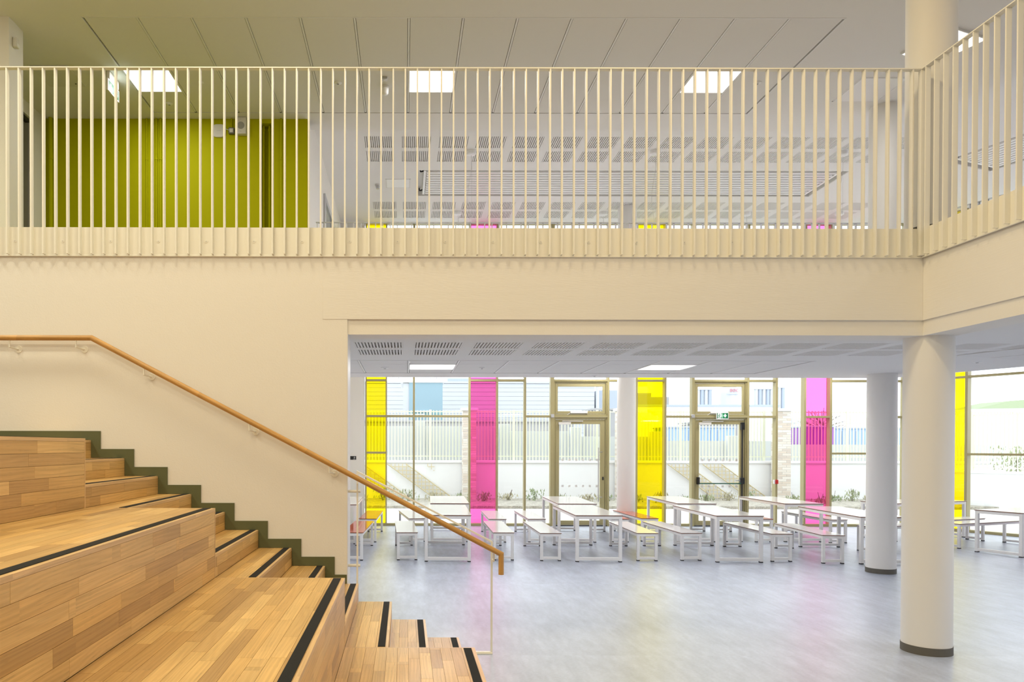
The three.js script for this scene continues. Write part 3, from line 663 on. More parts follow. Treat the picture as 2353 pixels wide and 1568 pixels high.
// wing group, turned with the wing
const wingTurn = Math.PI / 2 + 20.5 * Math.PI / 180;
put(tableProto, 'canteen_table', 10.62, -6.17, wingTurn, 'white canteen table in the wing, right of the thick column', 'table', 'canteen tables');
put(tableProto, 'canteen_table', 9.92, -8.12, wingTurn, 'white canteen table behind the thick column by the wing yellow pane', 'table', 'canteen tables');
put(benchProto, 'canteen_bench', 10.36, -6.97, wingTurn, 'white bench with a yellow reflection right of the thick column', 'bench', 'canteen benches');
put(benchProto, 'canteen_bench', 10.02, -7.42, wingTurn, 'white bench second behind the wing table', 'bench', 'canteen benches');
put(benchProto, 'canteen_bench', 8.55, -6.45, wingTurn, 'white bench glimpsed between the two round columns', 'bench', 'canteen benches');

// ================================================================== UPPER CEILING FITTINGS
{ // radiant panel recessed in the high ceiling
  function radiant(name, label, pos, turn, l, w) {
    const t = thing(name, label, 'ceiling panel', null, pos, turn);
    mesh('casing', merge([bx(0, l, 0, 0.12, 0, 0.012), bx(0, l, 0, 0.12, w - 0.012, w), bx(0, 0.012, 0, 0.12, 0, w), bx(l - 0.012, l, 0, 0.12, 0, w), bx(0, l, 0.10, 0.12, 0, w)]), M.offwhite, t);
    const n = 10, p = (w - 0.16) / n;
    for (let i = 0; i < n; i++) mesh('slat', rbx(0.16, l - 0.16, 0.0, 0.05, 0.09 + i * p, 0.09 + i * p + p * 0.56, 0.02, 3), M.slat, t);
    for (const x of [0.11, l - 0.15]) { const e = mesh('end_bar', rbx(x, x + 0.045, 0.005, 0.05, 0.06, w - 0.06, 0.006), M.white, t); for (let i = 0; i < n; i++) mesh('bracket', bx(x + (x < 1 ? 0.045 : -0.03), x + (x < 1 ? 0.075 : 0), 0.03, 0.06, 0.10 + i * p, 0.10 + i * p + p * 0.4), M.grey, e); }
    for (const z of [0.12, w - 0.25]) mesh('pipe', new THREE.TubeGeometry(new THREE.CatmullRomCurve3([V3(0.05, 0.11, z), V3(0.055, 0.05, z + 0.05), V3(0.075, 0.03, z + 0.10), V3(0.12, 0.04, z + 0.12)]), 14, 0.013, 8), M.black, t);
    return t;
  }
  radiant('radiant_panel', 'long slatted radiant panel recessed in the dining hall ceiling', [RAD[0] + 0.003, FARC + 0.002, RAD[2] + 0.003], 0, RAD[1] - RAD[0] - 0.006, RAD[3] - RAD[2] - 0.006);
  const o = rwPt(0.003, RW.w - 0.003);
  radiant('radiant_panel', 'turned slatted radiant panel in the wing ceiling', [o[0], FARC + 0.002, o[1]], -(Math.PI / 2 - WING), RW.l - 0.006, RW.w - 0.006);
}
for (const [i, [x, z]] of [[1.10, -6.15], [4.17, -6.13], [7.31, -6.15], [1.11, -9.30], [4.17, -9.32], [7.19, -9.33], [9.12, -9.28]].entries()) {
  const lab = ['near the first slotted panels', 'over the table at the pull-handle door', 'near the radiant panel end', 'by the upper pink pane', 'by the upper second yellow pane', 'by the upper second pink pane', 'beside the gallery column'][i];
  const t = thing('pendant_lamp', 'white pendant ceiling rose with thin cable ' + lab, 'pendant lamp', 'pendants over the dining hall', [x, FARC, z]);
  mesh('ceiling_rose', new THREE.LatheGeometry([[0, -0.075], [0.05, -0.072], [0.078, -0.06], [0.085, -0.045], [0.085, 0]].map(([a, b]) => new THREE.Vector2(a, b)), 32), M.white, t);
  mesh('cable', new THREE.TubeGeometry(new THREE.CatmullRomCurve3([V3(0, -0.07, 0), V3(0.005, -0.3, 0.01), V3(-0.06, -0.75, 0.02), V3(0.0, -1.3, 0), V3(0, -2.6, 0)]), 40, 0.0025, 6), M.offwhite, t);
  mesh('suspension_wire', rod(V3(0.012, -0.07, 0), V3(0.012, -2.62, 0), 0.0012, 5), M.silver, t);
  mesh('bulb_globe', new THREE.SphereGeometry(0.15, 28, 18).translate(0, -2.76, 0), globeMat, t);
  mesh('cap', cyl(0.04, -2.63, -2.58, 0, 0, 20), M.white, t);
  const l = new THREE.PointLight(C(...LAMP_WHITE), PENDANT_POWER); l.position.set(0, -2.76, 0); l.shadow.radius = 7; l.castShadow = true; t.add(l);
  mesh('shade', new THREE.LatheGeometry([[0.05, -2.60], [0.13, -2.62], [0.20, -2.70], [0.235, -2.82], [0.23, -2.82], [0.195, -2.705], [0.125, -2.628], [0.05, -2.607]].map(([a, b]) => new THREE.Vector2(a, b)), 32), M.white, t);
  const d = new THREE.SpotLight(C(...LAMP_WHITE), PENDANT_DOWN, 0, 1.15, 0.5); d.position.set(0, -2.93, 0); d.target.position.set(0, -4, 0); d.shadow.radius = 6; d.castShadow = true; t.add(d, d.target);
}
function ceilDisc(name, x, y, z, r, h, label, cat, mat = M.white) {
  const t = thing(name, label, cat, null, [x, y, z]);
  mesh('housing', new THREE.LatheGeometry([[0, -h], [r * 0.45, -h], [r * 0.55, -h * 0.55], [r * 0.9, -h * 0.45], [r, -h * 0.2], [r, 0]].map(([a, b]) => new THREE.Vector2(a, b)), 28), mat, t);
  mesh('centre', cyl(r * 0.3, -h - 0.004, -h + 0.002, 0, 0, 16), M.grey, t);
}
ceilDisc('smoke_detector', -0.88, UPC, -3.46, 0.05, 0.018, 'flat round detector on the gallery ceiling left of the sounder', 'detector');
ceilDisc('smoke_detector', -2.67, UPC, -3.46, 0.04, 0.015, 'small round detector right of the exit sign light', 'detector');
ceilDisc('smoke_detector', -3.27, UPC, -4.05, 0.05, 0.018, 'round detector on the tile next to the green wall', 'detector');
ceilDisc('smoke_detector', 4.58, UPC, -3.44, 0.05, 0.018, 'round detector beside the last gallery light', 'detector');
ceilDisc('smoke_detector', -0.26, LOWC, -3.40, 0.05, 0.015, 'round detector on the ground floor tiles by the stair wall', 'detector');
ceilDisc('smoke_detector', 1.0, LOWC, -3.38, 0.035, 0.015, 'small sprinkler head right of the first ground floor light', 'detector');
ceilDisc('smoke_detector', 2.72, LOWC, -4.38, 0.04, 0.015, 'round detector on the ceiling edge near the pull-handle door', 'detector');
ceilDisc('smoke_detector', 6.82, LOWC, -2.60, 0.045, 0.015, 'small round detector right of the thick column', 'detector');
{ // sounder and its small box
  const t = thing('alarm_sounder', 'white round alarm sounder under the gallery ceiling', 'alarm', null, [-0.27, UPC, -3.56]);
  mesh('base', cyl(0.055, -0.03, 0, 0, 0, 24), M.offwhite, t);
  mesh('dome', new THREE.LatheGeometry([[0, -0.11], [0.025, -0.108], [0.045, -0.09], [0.05, -0.03]].map(([a, b]) => new THREE.Vector2(a, b)), 24), M.white, t);
  const b = thing('sensor_box', 'small grey sensor plate beside the alarm sounder', 'sensor', null, [-0.27, UPC, -3.33]);
  mesh('body', rbx(-0.035, 0.035, -0.03, 0, -0.03, 0.03, 0.004), M.silver, b); mesh('lens', cyl(0.013, -0.036, -0.029, 0, 0, 14), M.white, b);
  const c = thing('alarm_sounder', 'grey wall sensor on the dining hall ceiling left of the hatch', 'sensor', null, [-0.52, FARC, -7.72]);
  mesh('base', cyl(0.05, -0.025, 0, 0, 0, 20), M.offwhite, c); mesh('dome', cyl(0.03, -0.085, -0.025, 0, 0, 18, 0.04), M.silver, c);
  const h = thing('ceiling_hatch', 'flat white ceiling hatch left of the radiant panel', 'hatch', null, [-0.135, FARC, -7.66]);
  mesh('leaf', rbx(-0.21, 0.21, -0.005, 0, -0.21, 0.21, 0.002), M.white, h);
  mesh('frame', merge([bx(-0.23, -0.215, -0.004, 0, -0.23, 0.23), bx(0.215, 0.23, -0.004, 0, -0.23, 0.23), bx(-0.23, 0.23, -0.004, 0, -0.23, -0.215), bx(-0.23, 0.23, -0.004, 0, 0.215, 0.23)]), M.offwhite, h);
  const v = thing('ceiling_vent', 'square ceiling vent plate near the gallery pier', 'vent', null, [-4.45, UPC, -3.30]);
  mesh('plate', rbx(-0.24, 0.24, -0.012, 0, -0.26, 0.26, 0.004), M.offwhite, v); mesh('keyhole', cyl(0.012, -0.014, -0.011, 0.14, -0.18, 12), M.black, v);
}
// exit signs
function exitTex(swap) {
  const c = document.createElement('canvas'); c.width = 256; c.height = 128; const x = c.getContext('2d');
  x.fillStyle = '#ffffff'; x.fillRect(0, 0, 256, 128);
  if (swap) { x.translate(-122, 0); x.fillStyle = '#12804c'; x.fillRect(128, 8, 122, 112); } else { x.fillStyle = '#12804c'; x.fillRect(6, 8, 16, 112); x.fillRect(124, 8, 126, 112); }
  x.fillStyle = '#ffffff';                                                   // down arrow
  x.fillRect(172, 24, 28, 40); x.beginPath(); x.moveTo(146, 52); x.lineTo(226, 52); x.lineTo(186, 106); x.closePath(); x.fill();
  if (swap) x.translate(250, 0);
  x.fillStyle = '#12804c';                                                   // door and running figure
  x.beginPath(); x.moveTo(100, 8); x.lineTo(118, 8); x.lineTo(118, 120); x.lineTo(84, 120); x.lineTo(104, 70); x.closePath(); x.fill();
  x.beginPath(); x.arc(66, 28, 9, 0, 7); x.fill();
  x.lineWidth = 10; x.strokeStyle = '#12804c'; x.lineCap = 'round';
  const L = (...p) => { x.beginPath(); x.moveTo(p[0], p[1]); for (let i = 2; i < p.length; i += 2) x.lineTo(p[i], p[i + 1]); x.stroke(); };
  L(62, 44, 56, 74); L(60, 48, 40, 58, 36, 72); L(62, 48, 80, 58, 92, 52); L(56, 74, 74, 88, 66, 114); L(56, 74, 46, 96, 28, 100);
  const t = new THREE.CanvasTexture(c); t.colorSpace = THREE.SRGBColorSpace; return t;
}
function exitSign(label, pos, turn, w, h, hang, swap) {
  const exitMap = exitTex(swap), exitFace = new THREE.MeshStandardMaterial({ color: C(0.3, 0.3, 0.3), map: exitMap, emissive: C(1, 1, 1), emissiveMap: exitMap, emissiveIntensity: 0.45, roughness: 0.4 });
  const t = thing('exit_sign', label, 'exit sign', null, pos, turn);
  mesh('housing', rbx(-w / 2, w / 2, -h / 2, h / 2, -0.012, 0.012, 0.004), M.white, t);
  for (const s of [1, -1]) { const g = new THREE.PlaneGeometry(w * 0.95, h * 0.9); const m = mesh('lit_sign_face', g, exitFace, t); m.position.z = s * 0.0127; if (s < 0) m.rotation.y = Math.PI; }
  if (hang) mesh('mount', rbx(-w * 0.42, w * 0.42, h / 2 - 0.002, h / 2 + hang, -0.022, 0.022, 0.012), M.offwhite, t);
  const l = new THREE.PointLight(C(0.75, 0.95, 0.9), 0.05); l.position.set(0, 0, 0.06); l.shadow.radius = 2; t.add(l);
}
exitSign('green running man exit sign hanging from the gallery ceiling', [-3.755, 6.315, -3.30], Math.PI / 2, 0.36, 0.15, 0.112, true);
exitSign('green running man exit sign on the push-bar door transom', [6.99, 2.445, WIN_Z + 0.05], 0, 0.27, 0.15, 0, false);

// things on the green wall
{
  const Z = -4.52;
  const a = thing('wireless_access_point', 'rounded white access point on the green wall', 'access point', null, [-2.70, 6.32, Z]);
  { const s = new THREE.Shape(); const r = 0.06, w = 0.085; s.moveTo(-w + r, -w); s.lineTo(w - r, -w); s.quadraticCurveTo(w, -w, w, -w + r); s.lineTo(w, w - r); s.quadraticCurveTo(w, w, w - r, w); s.lineTo(-w + r, w); s.quadraticCurveTo(-w, w, -w, w - r); s.lineTo(-w, -w + r); s.quadraticCurveTo(-w, -w, -w + r, -w);
    mesh('shell', new THREE.ExtrudeGeometry(s, { depth: 0.022, bevelSize: 0.008, bevelThickness: 0.008, bevelSegments: 3, curveSegments: 10 }), M.offwhite, a); mesh('mark', bx(-0.03, 0.03, -0.004, 0.004, 0.030, 0.0312), M.silver, a); }
  const b = thing('socket_box', 'small grey socket box on the green wall', 'socket', null, [-2.515, 6.315, Z]);
  mesh('box', rbx(-0.042, 0.042, -0.045, 0.045, 0, 0.045, 0.006), M.doorGrey, b); mesh('insert', rbx(-0.026, 0.026, -0.028, 0.028, 0.044, 0.049, 0.003), M.offwhite, b);
  mesh('cable', new THREE.TubeGeometry(new THREE.CatmullRomCurve3([V3(-0.10, 0.04, 0.02), V3(-0.06, 0.01, 0.05), V3(-0.02, 0.0, 0.05)]), 12, 0.004, 6), M.offwhite, b);
  mesh('conduit', rod(V3(0, 0.045, 0.02), V3(0, 0.184, 0.02), 0.010, 10), M.green, b);
  const s = thing('wall_speaker', 'square cream loudspeaker on the green wall', 'loudspeaker', null, [-2.37, 6.375, Z]);
  mesh('cabinet', rbx(-0.075, 0.075, -0.12, 0.12, 0, 0.075, 0.006), M.offwhite, s);
  mesh('grille', new THREE.CylinderGeometry(0.052, 0.052, 0.004, 32).rotateX(Math.PI / 2).translate(0, 0.0, 0.0765), M.grey, s);
  for (const y of [-0.085, 0.09]) mesh('screw', new THREE.CylinderGeometry(0.004, 0.004, 0.004, 8).rotateX(Math.PI / 2).translate(0, y, 0.0765), M.grey, s);
  for (const [x, r, l] of [[-5.13, 0.028, 'thick green painted pipe at the left end of the green wall'], [-3.745, 0.012, 'thin green conduit of the left pair on the green wall'], [-3.665, 0.012, 'thin green conduit beside its twin on the green wall'], [-3.605, 0.014, 'green conduit of the right pair on the green wall'], [-3.545, 0.014, 'green conduit near the lit ceiling panel on the green wall'], [-1.80, 0.014, 'single green conduit right of the dark riser slot']]) {
    const p = thing('pipe', l, 'pipe', 'green pipes on the green wall', [x, 0, Z + r + 0.004]);
    mesh('tube', cyl(r, UP, UPC - 0.002, 0, 0, 14), M.green, p);
    for (const y of [4.22, 5.9]) mesh('clip', cyl(r + 0.005, y, y + 0.02, 0, 0, 14), M.green, p);
  }
  for (const [x, l] of [[-2.075, 'green pipe in the recessed riser slot, next to the loudspeaker'], [-1.985, 'green pipe in the recessed riser slot, next to the single conduit']]) {
    const p = thing('pipe', l, 'pipe', 'green pipes on the green wall', [x, 0, Z - 0.10]);
    mesh('tube', cyl(0.017, UP, 6.438, 0, 0, 12), M.green, p); mesh('coupling', cyl(0.023, 4.6, 4.66, 0, 0, 12), M.green, p); mesh('coupling', cyl(0.023, 6.36, 6.40, 0, 0, 12), M.green, p);
  }
}
// gallery end: door and motion sensor
{
  const d = new THREE.Group(); d.position.set(-5.22, UP, 0); d.userData = { kind: 'structure', label: 'dark grey door in the gallery side wall', category: 'door' };
  sceneName('door_3', d);
  mesh('leaf', bx(-0.06, -0.02, 0, 2.76, -4.09, -3.14), M.doorGrey, d);
  mesh('door_frame', merge([bx(-0.05, 0.012, 0, 2.82, -4.16, -4.09), bx(-0.05, 0.012, 0, 2.82, -3.14, -3.07), bx(-0.05, 0.012, 2.76, 2.82, -4.16, -3.07)]), M.paint, d);
  mesh('closer', bx(-0.02, 0.03, 2.66, 2.71, -4.0, -3.75), M.black, d);
  const s = thing('motion_sensor', 'small white motion sensor high on the gallery pier', 'sensor', null, [-4.385, 6.26, -2.10]);
  mesh('body', rbx(0, 0.05, -0.055, 0.055, -0.035, 0.035, 0.012), M.offwhite, s); mesh('lens', rbx(0.036, 0.053, -0.05, -0.01, -0.024, 0.024, 0.004), M.white, s);
}
// small signs and call point downstairs
{
  const c = document.createElement('canvas'); c.width = 128; c.height = 64; const x = c.getContext('2d');
  x.fillStyle = '#101012'; x.fillRect(0, 0, 128, 64); x.strokeStyle = '#e8e8e8'; x.lineWidth = 5; x.beginPath(); x.arc(96, 24, 12, 0, 7); x.stroke(); x.fillStyle = '#e8e8e8'; x.fillRect(76, 48, 16, 8); x.fillRect(98, 48, 12, 8); x.fillRect(93, 18, 6, 12);
  const tx = new THREE.CanvasTexture(c); tx.colorSpace = THREE.SRGBColorSpace;
  const s = thing('door_sign', 'small black sign on the plain wall beside the stair wall end', 'sign', null, [-1.145, 1.50, WIN_Z + 0.021]);
  mesh('plate', rbx(-0.075, 0.075, -0.04, 0.04, 0, 0.006, 0.002), M.black, s);
  const f = mesh('print', new THREE.PlaneGeometry(0.146, 0.076), std([0.9, 0.9, 0.9], { map: tx, roughness: 0.5 }), s); f.position.z = 0.0065;
  const k = thing('call_point', 'red break glass call point on the mullion by the exit door', 'call point', null, [8.165, 0.99, WIN_Z + 0.002]);
  mesh('box', rbx(0, 0.07, -0.045, 0.045, 0, 0.05, 0.005), M.red, k); mesh('glass_window', rbx(-0.028, 0.002, -0.045, 0.045, 0, 0.045, 0.004), M.white, k);
}

// ================================================================== OUTSIDE
tag(struct('ground_outside', plan([[-14, WIN_Z - 0.17], [11.0, WIN_Z - 0.17], wingPt(0, -0.2), wingPt(16, -0.2), [60, 6], [60, -60], [-30, -60], [-30, WIN_Z - 0.17]], -0.2, -0.03), M.paving), 'pale paving outside the glazed front', 'paving');
tag(struct('ground_bed', plan([[-14, -14.9], [30, -14.9], [30, -18.0], [-14, -18.0]], -0.03, 0.05), M.gravel), 'gravel planting bed along the boundary wall', 'planting bed');
{
  const w = struct('wall_boundary', bx(-14, 40, -0.03, 1.22, -18.3, -18.0), M.render, 'white rendered boundary wall outside', 'wall');
  mesh('coping', rbx(-14, 40, 1.22, 1.30, -18.34, -17.95, 0.01), M.render, w);
  // stepped upstand behind the fence
  for (const [x0, x1, h] of [[-14, 3.2, 2.45], [3.2, 5.7, 2.29], [5.7, 8.9, 2.11], [8.9, 13.1, 1.97], [13.1, 40, 1.85]]) mesh('upstand', bx(x0, x1, 1.22, h, -19.0, -18.7), M.upstand, w);
  for (const [x, h] of [[0.52, 2.62], [3.36, 2.52], [5.76, 2.42], [8.45, 2.28], [11.05, 2.14]]) mesh('upstand_pier', rbx(x - 0.17, x + 0.17, 1.22, h, -18.72, -18.5, 0.01), M.upstand, w);
}
{
  const f = thing('boundary_fence', 'pale bar fence standing on the white boundary wall', 'fence', null, [0, 0, -18.16]);
  const g = rbx(-0.016, 0.016, 1.30, 2.96, -0.012, 0.012, 0.003), p = rbx(-0.04, 0.04, 1.30, 2.98, -0.03, 0.03, 0.004);
  for (let i = 0; i < 230; i++) { const x = -3.2 + i * 0.1065; if ([2.1, 7.13, 12.27, 17.4].some((q) => Math.abs(x - q) < 0.27)) continue; const b = mesh(i % 26 === 12 ? 'post' : 'bar', i % 26 === 12 ? p : g, M.fence, f); b.position.x = x; }
  for (const y of [1.42, 2.90]) mesh('cross_rail', bx(-3.2, 21.3, y, y + 0.035, -0.02, -0.008), M.fence, f);
}
// brick piers
for (const [k, x] of [2.1, 7.13, 12.27, 17.4].entries()) {
  const t = thing('brick_pier', ['pale brick pier outside behind the first pink pane', 'pale brick pier outside beside the tall window column', 'pale brick pier outside right of the exit door', 'pale brick pier outside behind the thick column'][k], 'brick pier', 'brick piers', [x, -0.03, -17.72]);
  mesh('mortar', bx(-0.212, 0.212, 0, 2.95, -0.212, 0.212), M.paving, t);
  const h = 0.0655, long = rbx(-0.1375, 0.1375, 0, h, -0.012, 0.012, 0.003), short = rbx(-0.0695, 0.0695, 0, h, -0.012, 0.012, 0.003);
  for (let r = 0; r < 39; r++) {
    const y = 0.005 + r * 0.0755, flip = r % 2;
    for (const [g, c] of flip ? [[long, -0.0725], [short, 0.1435]] : [[short, -0.1435], [long, 0.0725]]) {
      const m = mesh('brick', g, brickMats[Math.floor(rnd() * 4)], t); m.position.set(c, y, 0.208);
      if (k < 3) { const n = mesh('brick', g, brickMats[Math.floor(rnd() * 4)], t); n.rotation.y = Math.PI / 2; n.position.set(-0.208, y, c); }
    }
  }
  mesh('cap', rbx(-0.27, 0.27, 2.95, 3.04, -0.27, 0.27, 0.015), M.render, t);
}
// trellis parallelograms on the boundary wall: laths clipped to a slanted band
function trellis(label, x0, w, shear, y0, y1, clipR = 1e9) {
  const t = thing('trellis', label, 'trellis', 'trellis panels on the boundary wall', [0, 0, -17.94]);
  const pitch = 0.125, lw = 0.022, H = y1 - y0, left = (y) => x0 + (y1 - y) / H * shear;
  for (let y = y0 + 0.02; y < y1; y += pitch) { const a = left(y), b = Math.min(left(y) + w, clipR); if (b > a + 0.03) mesh('lath', bx(a, b, y, y + lw, 0, 0.014), M.lath, t); }
  for (let x = x0 - 0; x < x0 + w + shear; x += pitch) {
    if (x > clipR) break;
    const yTop = Math.min(y1, y1 - (x - x0 - w) / shear * H), yBot = Math.max(y0, y1 - (x - x0) / shear * H);
    if (yTop > yBot + 0.03) mesh('lath', bx(x, x + lw, yBot, yTop, 0.014, 0.026), M.lath, t);
  }
  for (const s of [0, w]) { const a = V3(x0 + s, y1, 0.02), b = V3(x0 + s + shear, y0, 0.02); if (b.x < clipR + 0.2) mesh('edge_lath', rod(a, b, 0.016, 4), M.lath, t); }
}
trellis('slanted lattice trellis outside behind the first yellow pane', -2.0, 0.62, 1.55, 0.06, 1.19);
trellis('slanted lattice trellis outside behind the first clear panes', -0.58, 0.62, 1.55, 0.06, 1.19);
trellis('cut lattice corner on the wall left of the brick pier', 0.62, 0.62, 1.55, 0.06, 1.19, 0.98);
trellis('slanted lattice trellis outside left of the exit door', 8.65, 0.62, 1.55, 0.06, 1.19);
trellis('slanted lattice trellis outside behind the exit door glass', 9.80, 0.62, 1.55, 0.06, 1.19);
trellis('cut lattice corner outside right of the exit door', 10.95, 0.62, 1.55, 0.06, 1.19, 11.3);
// low planting
function plantGeo(n, h, sp) {
  const pos = [], idx = [];
  for (let i = 0; i < n; i++) {
    const a = rnd() * 6.283, r = rnd() * sp, x = Math.cos(a) * r, z = Math.sin(a) * r * 0.6, y = rnd() * h, s = rr(0.03, 0.075), b = rnd() * 6.283, tl = rr(-0.8, 0.8);
    const o = pos.length / 3, ux = Math.cos(b) * s, uz = Math.sin(b) * s;
    pos.push(x - ux * 0.4, y, z - uz * 0.4, x + ux * 0.4, y, z + uz * 0.4, x + uz * tl, y + s * 1.3, z - ux * tl); idx.push(o, o + 1, o + 2);
  }
  const g = new THREE.BufferGeometry(); g.setAttribute('position', new THREE.Float32BufferAttribute(pos, 3)); g.setIndex(idx); g.computeVertexNormals(); return g;
}
for (let i = 0; i < 24; i++) {
  const x0 = -3 + i * 0.78 + rr(-0.1, 0.1), near = [2.1, 7.13, 12.27].find((q) => Math.abs(q - x0) < 0.75), x = x0, t = thing('shrub', 'low loose shrub in the gravel bed outside', 'shrub', 'shrubs in the planting bed', [x, 0.05, (near ? -16.3 : -16.8) + rr(-0.5, 0.5)]);
  mesh('foliage', plantGeo(120, rr(0.12, 0.34), rr(0.22, 0.36)), M.leaf[i % 3], t);
  for (let s = 0; s < 3; s++) mesh('stem', rod(V3(rr(-0.05, 0.05), 0, 0), V3(rr(-0.16, 0.16), rr(0.15, 0.4), rr(-0.1, 0.1)), 0.006, 5), M.twig, t);
}
// dark low sheds behind the fence
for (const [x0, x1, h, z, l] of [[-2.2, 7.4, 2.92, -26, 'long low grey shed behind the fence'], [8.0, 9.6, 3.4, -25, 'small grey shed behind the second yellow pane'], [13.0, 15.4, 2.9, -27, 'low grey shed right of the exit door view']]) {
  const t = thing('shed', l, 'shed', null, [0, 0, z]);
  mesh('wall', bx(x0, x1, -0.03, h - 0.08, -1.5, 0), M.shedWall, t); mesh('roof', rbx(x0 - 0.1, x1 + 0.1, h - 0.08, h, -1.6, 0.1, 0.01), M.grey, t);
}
{ // warehouse with horizontal cladding
  const t = thing('warehouse', 'large white clad warehouse beyond the fence', 'building', null, [0, 0, -34]);
  mesh('wall', bx(-16, 10.4, 0, 5.2, -10, -0.03), M.cladding, t);
  for (let i = 0; i < 8; i++) mesh('cladding_board', rbx(-16, 10.4, 3.35 + i * 0.235, 3.35 + i * 0.235 + 0.225, -0.03, 0.01, 0.006), M.cladding, t);
  for (let i = 0; i < 9; i++) mesh('cladding_board', rbx(-16, 10.4, 2.55 + i * 0.088, 2.55 + i * 0.088 + 0.078, -0.03, 0.015, 0.006), M.cladding, t);
  mesh('roof_edge', rbx(-16.1, 10.5, 5.23, 5.33, -10, 0.06, 0.01), M.cladding, t);
  mesh('downpipe', cyl(0.09, 0, 5.2, 10.55, 0.05, 12), M.cladding, t);
  mesh('side_bay', bx(10.7, 12.4, 0, 4.9, -8, -0.4), M.stripe, t);
  mesh('roof_vent', bx(2.4, 5.3, 5.33, 5.6, -4, -1), M.stripe, t);
}
{ // teal block
  const t = thing('plant_room', 'pale teal block beyond the fence behind the clear panes', 'building', null, [0, 0, -28]);
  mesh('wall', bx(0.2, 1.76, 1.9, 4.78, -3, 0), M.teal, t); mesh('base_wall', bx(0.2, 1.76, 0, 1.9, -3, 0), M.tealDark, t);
  mesh('side_wall', bx(-0.08, 0.2, 0, 4.72, -3, -0.05), M.cladding, t);
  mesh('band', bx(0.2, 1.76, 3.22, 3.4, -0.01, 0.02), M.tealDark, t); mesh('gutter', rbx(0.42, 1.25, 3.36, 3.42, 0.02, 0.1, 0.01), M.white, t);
  for (const x of [-0.6, -0.3, 0.25, 0.85, 1.2, 1.5, 1.74]) mesh('roof_post', bx(x, x + 0.025, 4.78, 5.3, -0.6, -0.575), M.silver, t);
  for (const y of [5.0, 5.27]) mesh('roof_rail', bx(-0.6, 1.76, y, y + 0.025, -0.6, -0.575), M.silver, t);
  mesh('roof_slab', rbx(-0.2, 1.85, 4.74, 4.82, -3, 0.05, 0.01), M.white, t);
}
{ // lower white hall behind the second yellow pane
  const t = thing('hall_building', 'low white hall with a grey roof box behind the second yellow pane', 'building', null, [0, 0, -38]);
  mesh('wall', bx(12.6, 22.5, 0, 4.2, -5, 0), M.render, t); mesh('roof_edge', rbx(12.5, 22.6, 4.2, 4.32, -5, 0.1, 0.01), M.stripe, t);
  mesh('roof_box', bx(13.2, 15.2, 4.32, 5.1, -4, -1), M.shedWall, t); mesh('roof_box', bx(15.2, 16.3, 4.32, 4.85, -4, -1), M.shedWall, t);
}
// storage tanks
const font = await new FontLoader().loadAsync('fonts/droid/droid_sans_bold.typeface.json');
for (const [k, x0, x1, h, z, l] of [[0, 20.35, 21.45, 5.75, -45, 'striped vertical tank group seen in the exit door fanlight'], [1, 24.4, 25.75, 5.8, -45, 'striped vertical tanks right of the exit door'], [2, 26.0, 26.55, 5.9, -45, 'single striped tank by the pale brick pier']]) {
  const t = thing('storage_tank', l, 'tank', 'tanks beyond the fence', [0, 0, z]);
  const n = Math.max(2, Math.round((x1 - x0) / 0.28)), w = (x1 - x0) / n;
  for (let i = 0; i < n; i++) mesh('tube', cyl(w * 0.48, 0, h, x0 + (i + 0.5) * w, 0, 18), i % 2 ? M.stripe : M.cladding, t);
  mesh('top_frame', bx(x0 - 0.08, x1 + 0.08, h, h + 0.08, -0.15, 0.15), M.cladding, t);
}
{
  const t = thing('gas_tank', 'white tank with faded red lettering in the exit door fanlight', 'tank', 'tanks beyond the fence', [22.65, 0, -45]);
  mesh('vessel', new THREE.LatheGeometry([[0, 6.1], [0.4, 6.02], [0.6, 5.8], [0.62, 5.5], [0.62, 0]].map(([a, b]) => new THREE.Vector2(a, b)), 40), M.cladding, t);
  const g = new TextGeometry('BOC', { font, size: 0.22, depth: 0.03, curveSegments: 6 }); g.computeBoundingBox(); g.translate(-g.boundingBox.max.x / 2 + 0.09, 5.58, 0);
  const m = mesh('lettering', g, std([0.55, 0.26, 0.29]), t); m.position.set(-0.02, 0, 0.63);
  mesh('stripe', bx(-0.45, 0.35, 5.40, 5.43, 0.60, 0.64), M.stripe, t);
}
// blue containers and other boxes behind the fence
for (const [x0, x1, y1, z, m, l] of [[11.0, 13.6, 2.55, -24, M.blueBox, 'pale blue container behind the fence by the exit door'], [17.0, 18.0, 2.6, -24.5, M.purple, 'dark box behind the fence in the second pink pane'], [18.2, 21.5, 2.55, -25, M.blueBox, 'pale blue container behind the fence beside the round column']]) {
  const t = thing('container', l, 'container', 'containers beyond the fence', [0, 0, z]);
  mesh('body', bx(x0, x1, -0.03, y1, -2.2, 0), m, t);
  for (let x = x0 + 0.1; x < x1 - 0.1; x += 0.3) mesh('rib', bx(x, x + 0.12, 0.2, y1 - 0.1, 0, 0.04), m, t);
  mesh('roof', rbx(x0 - 0.03, x1 + 0.03, y1, y1 + 0.06, -2.25, 0.06, 0.01), M.stripe, t);
}
{
  const t = thing('long_building', 'long low white building with a sloping roof edge beyond the wing', 'building', null, [0, 0, -40]);
  mesh('wall', bx(24.6, 62, 0, 3.35, -4, 0), M.render, t);
  mesh('roof', elev([[24.4, 3.3], [62, 3.3], [62, 4.6], [36, 4.2], [24.4, 3.6]], -4, 0.2), M.cladding, t);
  const h = thing('horizon_hill', 'faint grey hill on the horizon beyond the wing window', 'hill', null, [0, 0, -110]);
  mesh('ridge', elev([[40, 0], [150, 0], [150, 14], [128, 13], [112, 10.5], [96, 9.2], [82, 6], [60, 4.5], [40, 2]], -6, 0), M.hill, h);
}
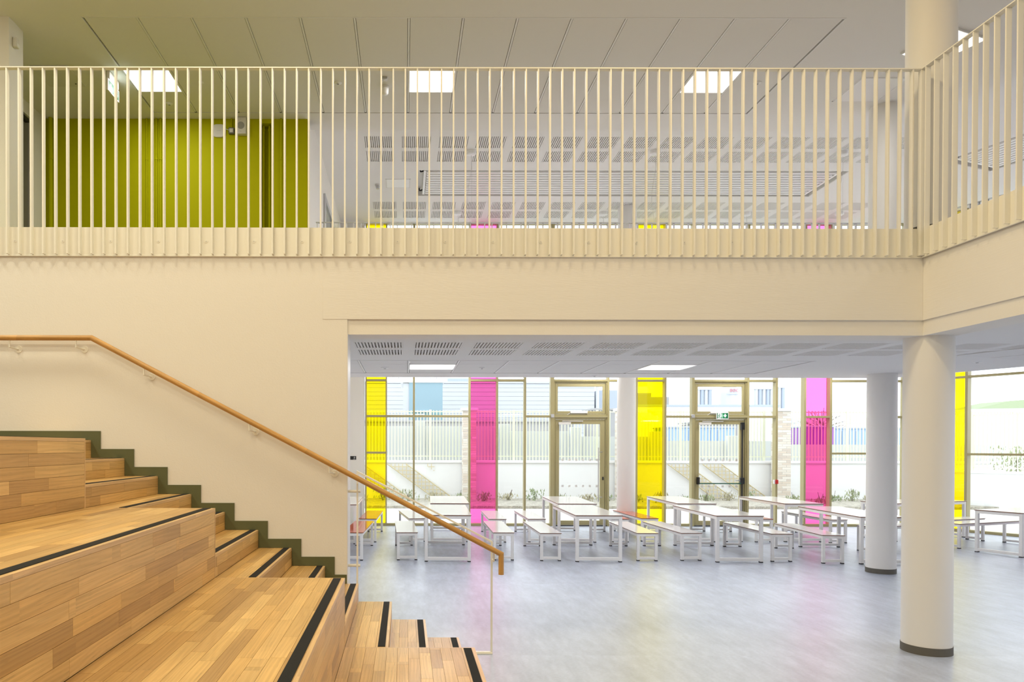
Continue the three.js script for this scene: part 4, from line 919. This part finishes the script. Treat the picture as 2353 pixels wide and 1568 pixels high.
{ // wing boundary: nearer white wall with pale bars
  const A = wingPt(-3.5, -7.6), ang = -(Math.PI / 2 - WW);
  const w = struct('wall_wing_boundary', bx(0, 22, -0.03, 1.0, -0.3, 0), M.render, 'white boundary wall outside the wing window', 'wall'); w.position.set(A[0], 0, A[1]); w.rotation.y = ang;
  mesh('coping', rbx(0, 22, 1.0, 1.07, -0.33, 0.03, 0.01), M.render, w);
  const f = thing('boundary_fence', 'pale bar fence outside the wing window', 'fence', null, [A[0], 0, A[1]], ang);
  const g = rbx(-0.014, 0.014, 1.07, 2.75, -0.16, -0.14, 0.003), p = rbx(-0.07, 0.07, 1.07, 2.78, -0.18, -0.12, 0.003);
  for (let i = 0; i < 120; i++) { const b = mesh(i % 24 === 9 ? 'post' : 'bar', i % 24 === 9 ? p : g, M.fence, f); b.position.x = 0.3 + i * 0.105; }
  for (const y of [1.15, 2.70]) mesh('cross_rail', bx(0.2, 13, y, y + 0.03, -0.16, -0.145), M.fence, f);
  for (let i = 0; i < 7; i++) { const q = wingPt(-1.5 + i * 1.5, -8.7); const t = thing('hedge_bush', 'green bush behind the wing fence', 'bush', 'bushes behind the wing fence', [q[0], 1.0, q[1]]); mesh('foliage', plantGeo(420, rr(0.5, 0.9), 0.75), M.leaf[(i + 1) % 2], t); mesh('stem', rod(V3(0, -1.0, 0), V3(0, 0.4, 0), 0.02, 6), M.twig, t); }
}
{ // bare tree in the second pink pane
  const t = thing('bare_tree', 'bare twiggy tree seen through the second pink pane', 'tree', null, [25.2, 0, -38]);
  mesh('trunk', cyl(0.12, 0, 3.0, 0, 0, 10, 0.07), M.twig, t);
  const b = [];
  for (let i = 0; i < 34; i++) { const a = rr(-1.2, 1.2), l = rr(0.8, 1.6), y = rr(2.4, 3.2); b.push(rod(V3(0, y, 0), V3(Math.sin(a) * l, y + Math.cos(a) * l * 0.7, rr(-0.4, 0.4)), 0.014, 4)); }
  mesh('branches', merge(b), M.twig, t);
}

renderer.render(scene, camera);
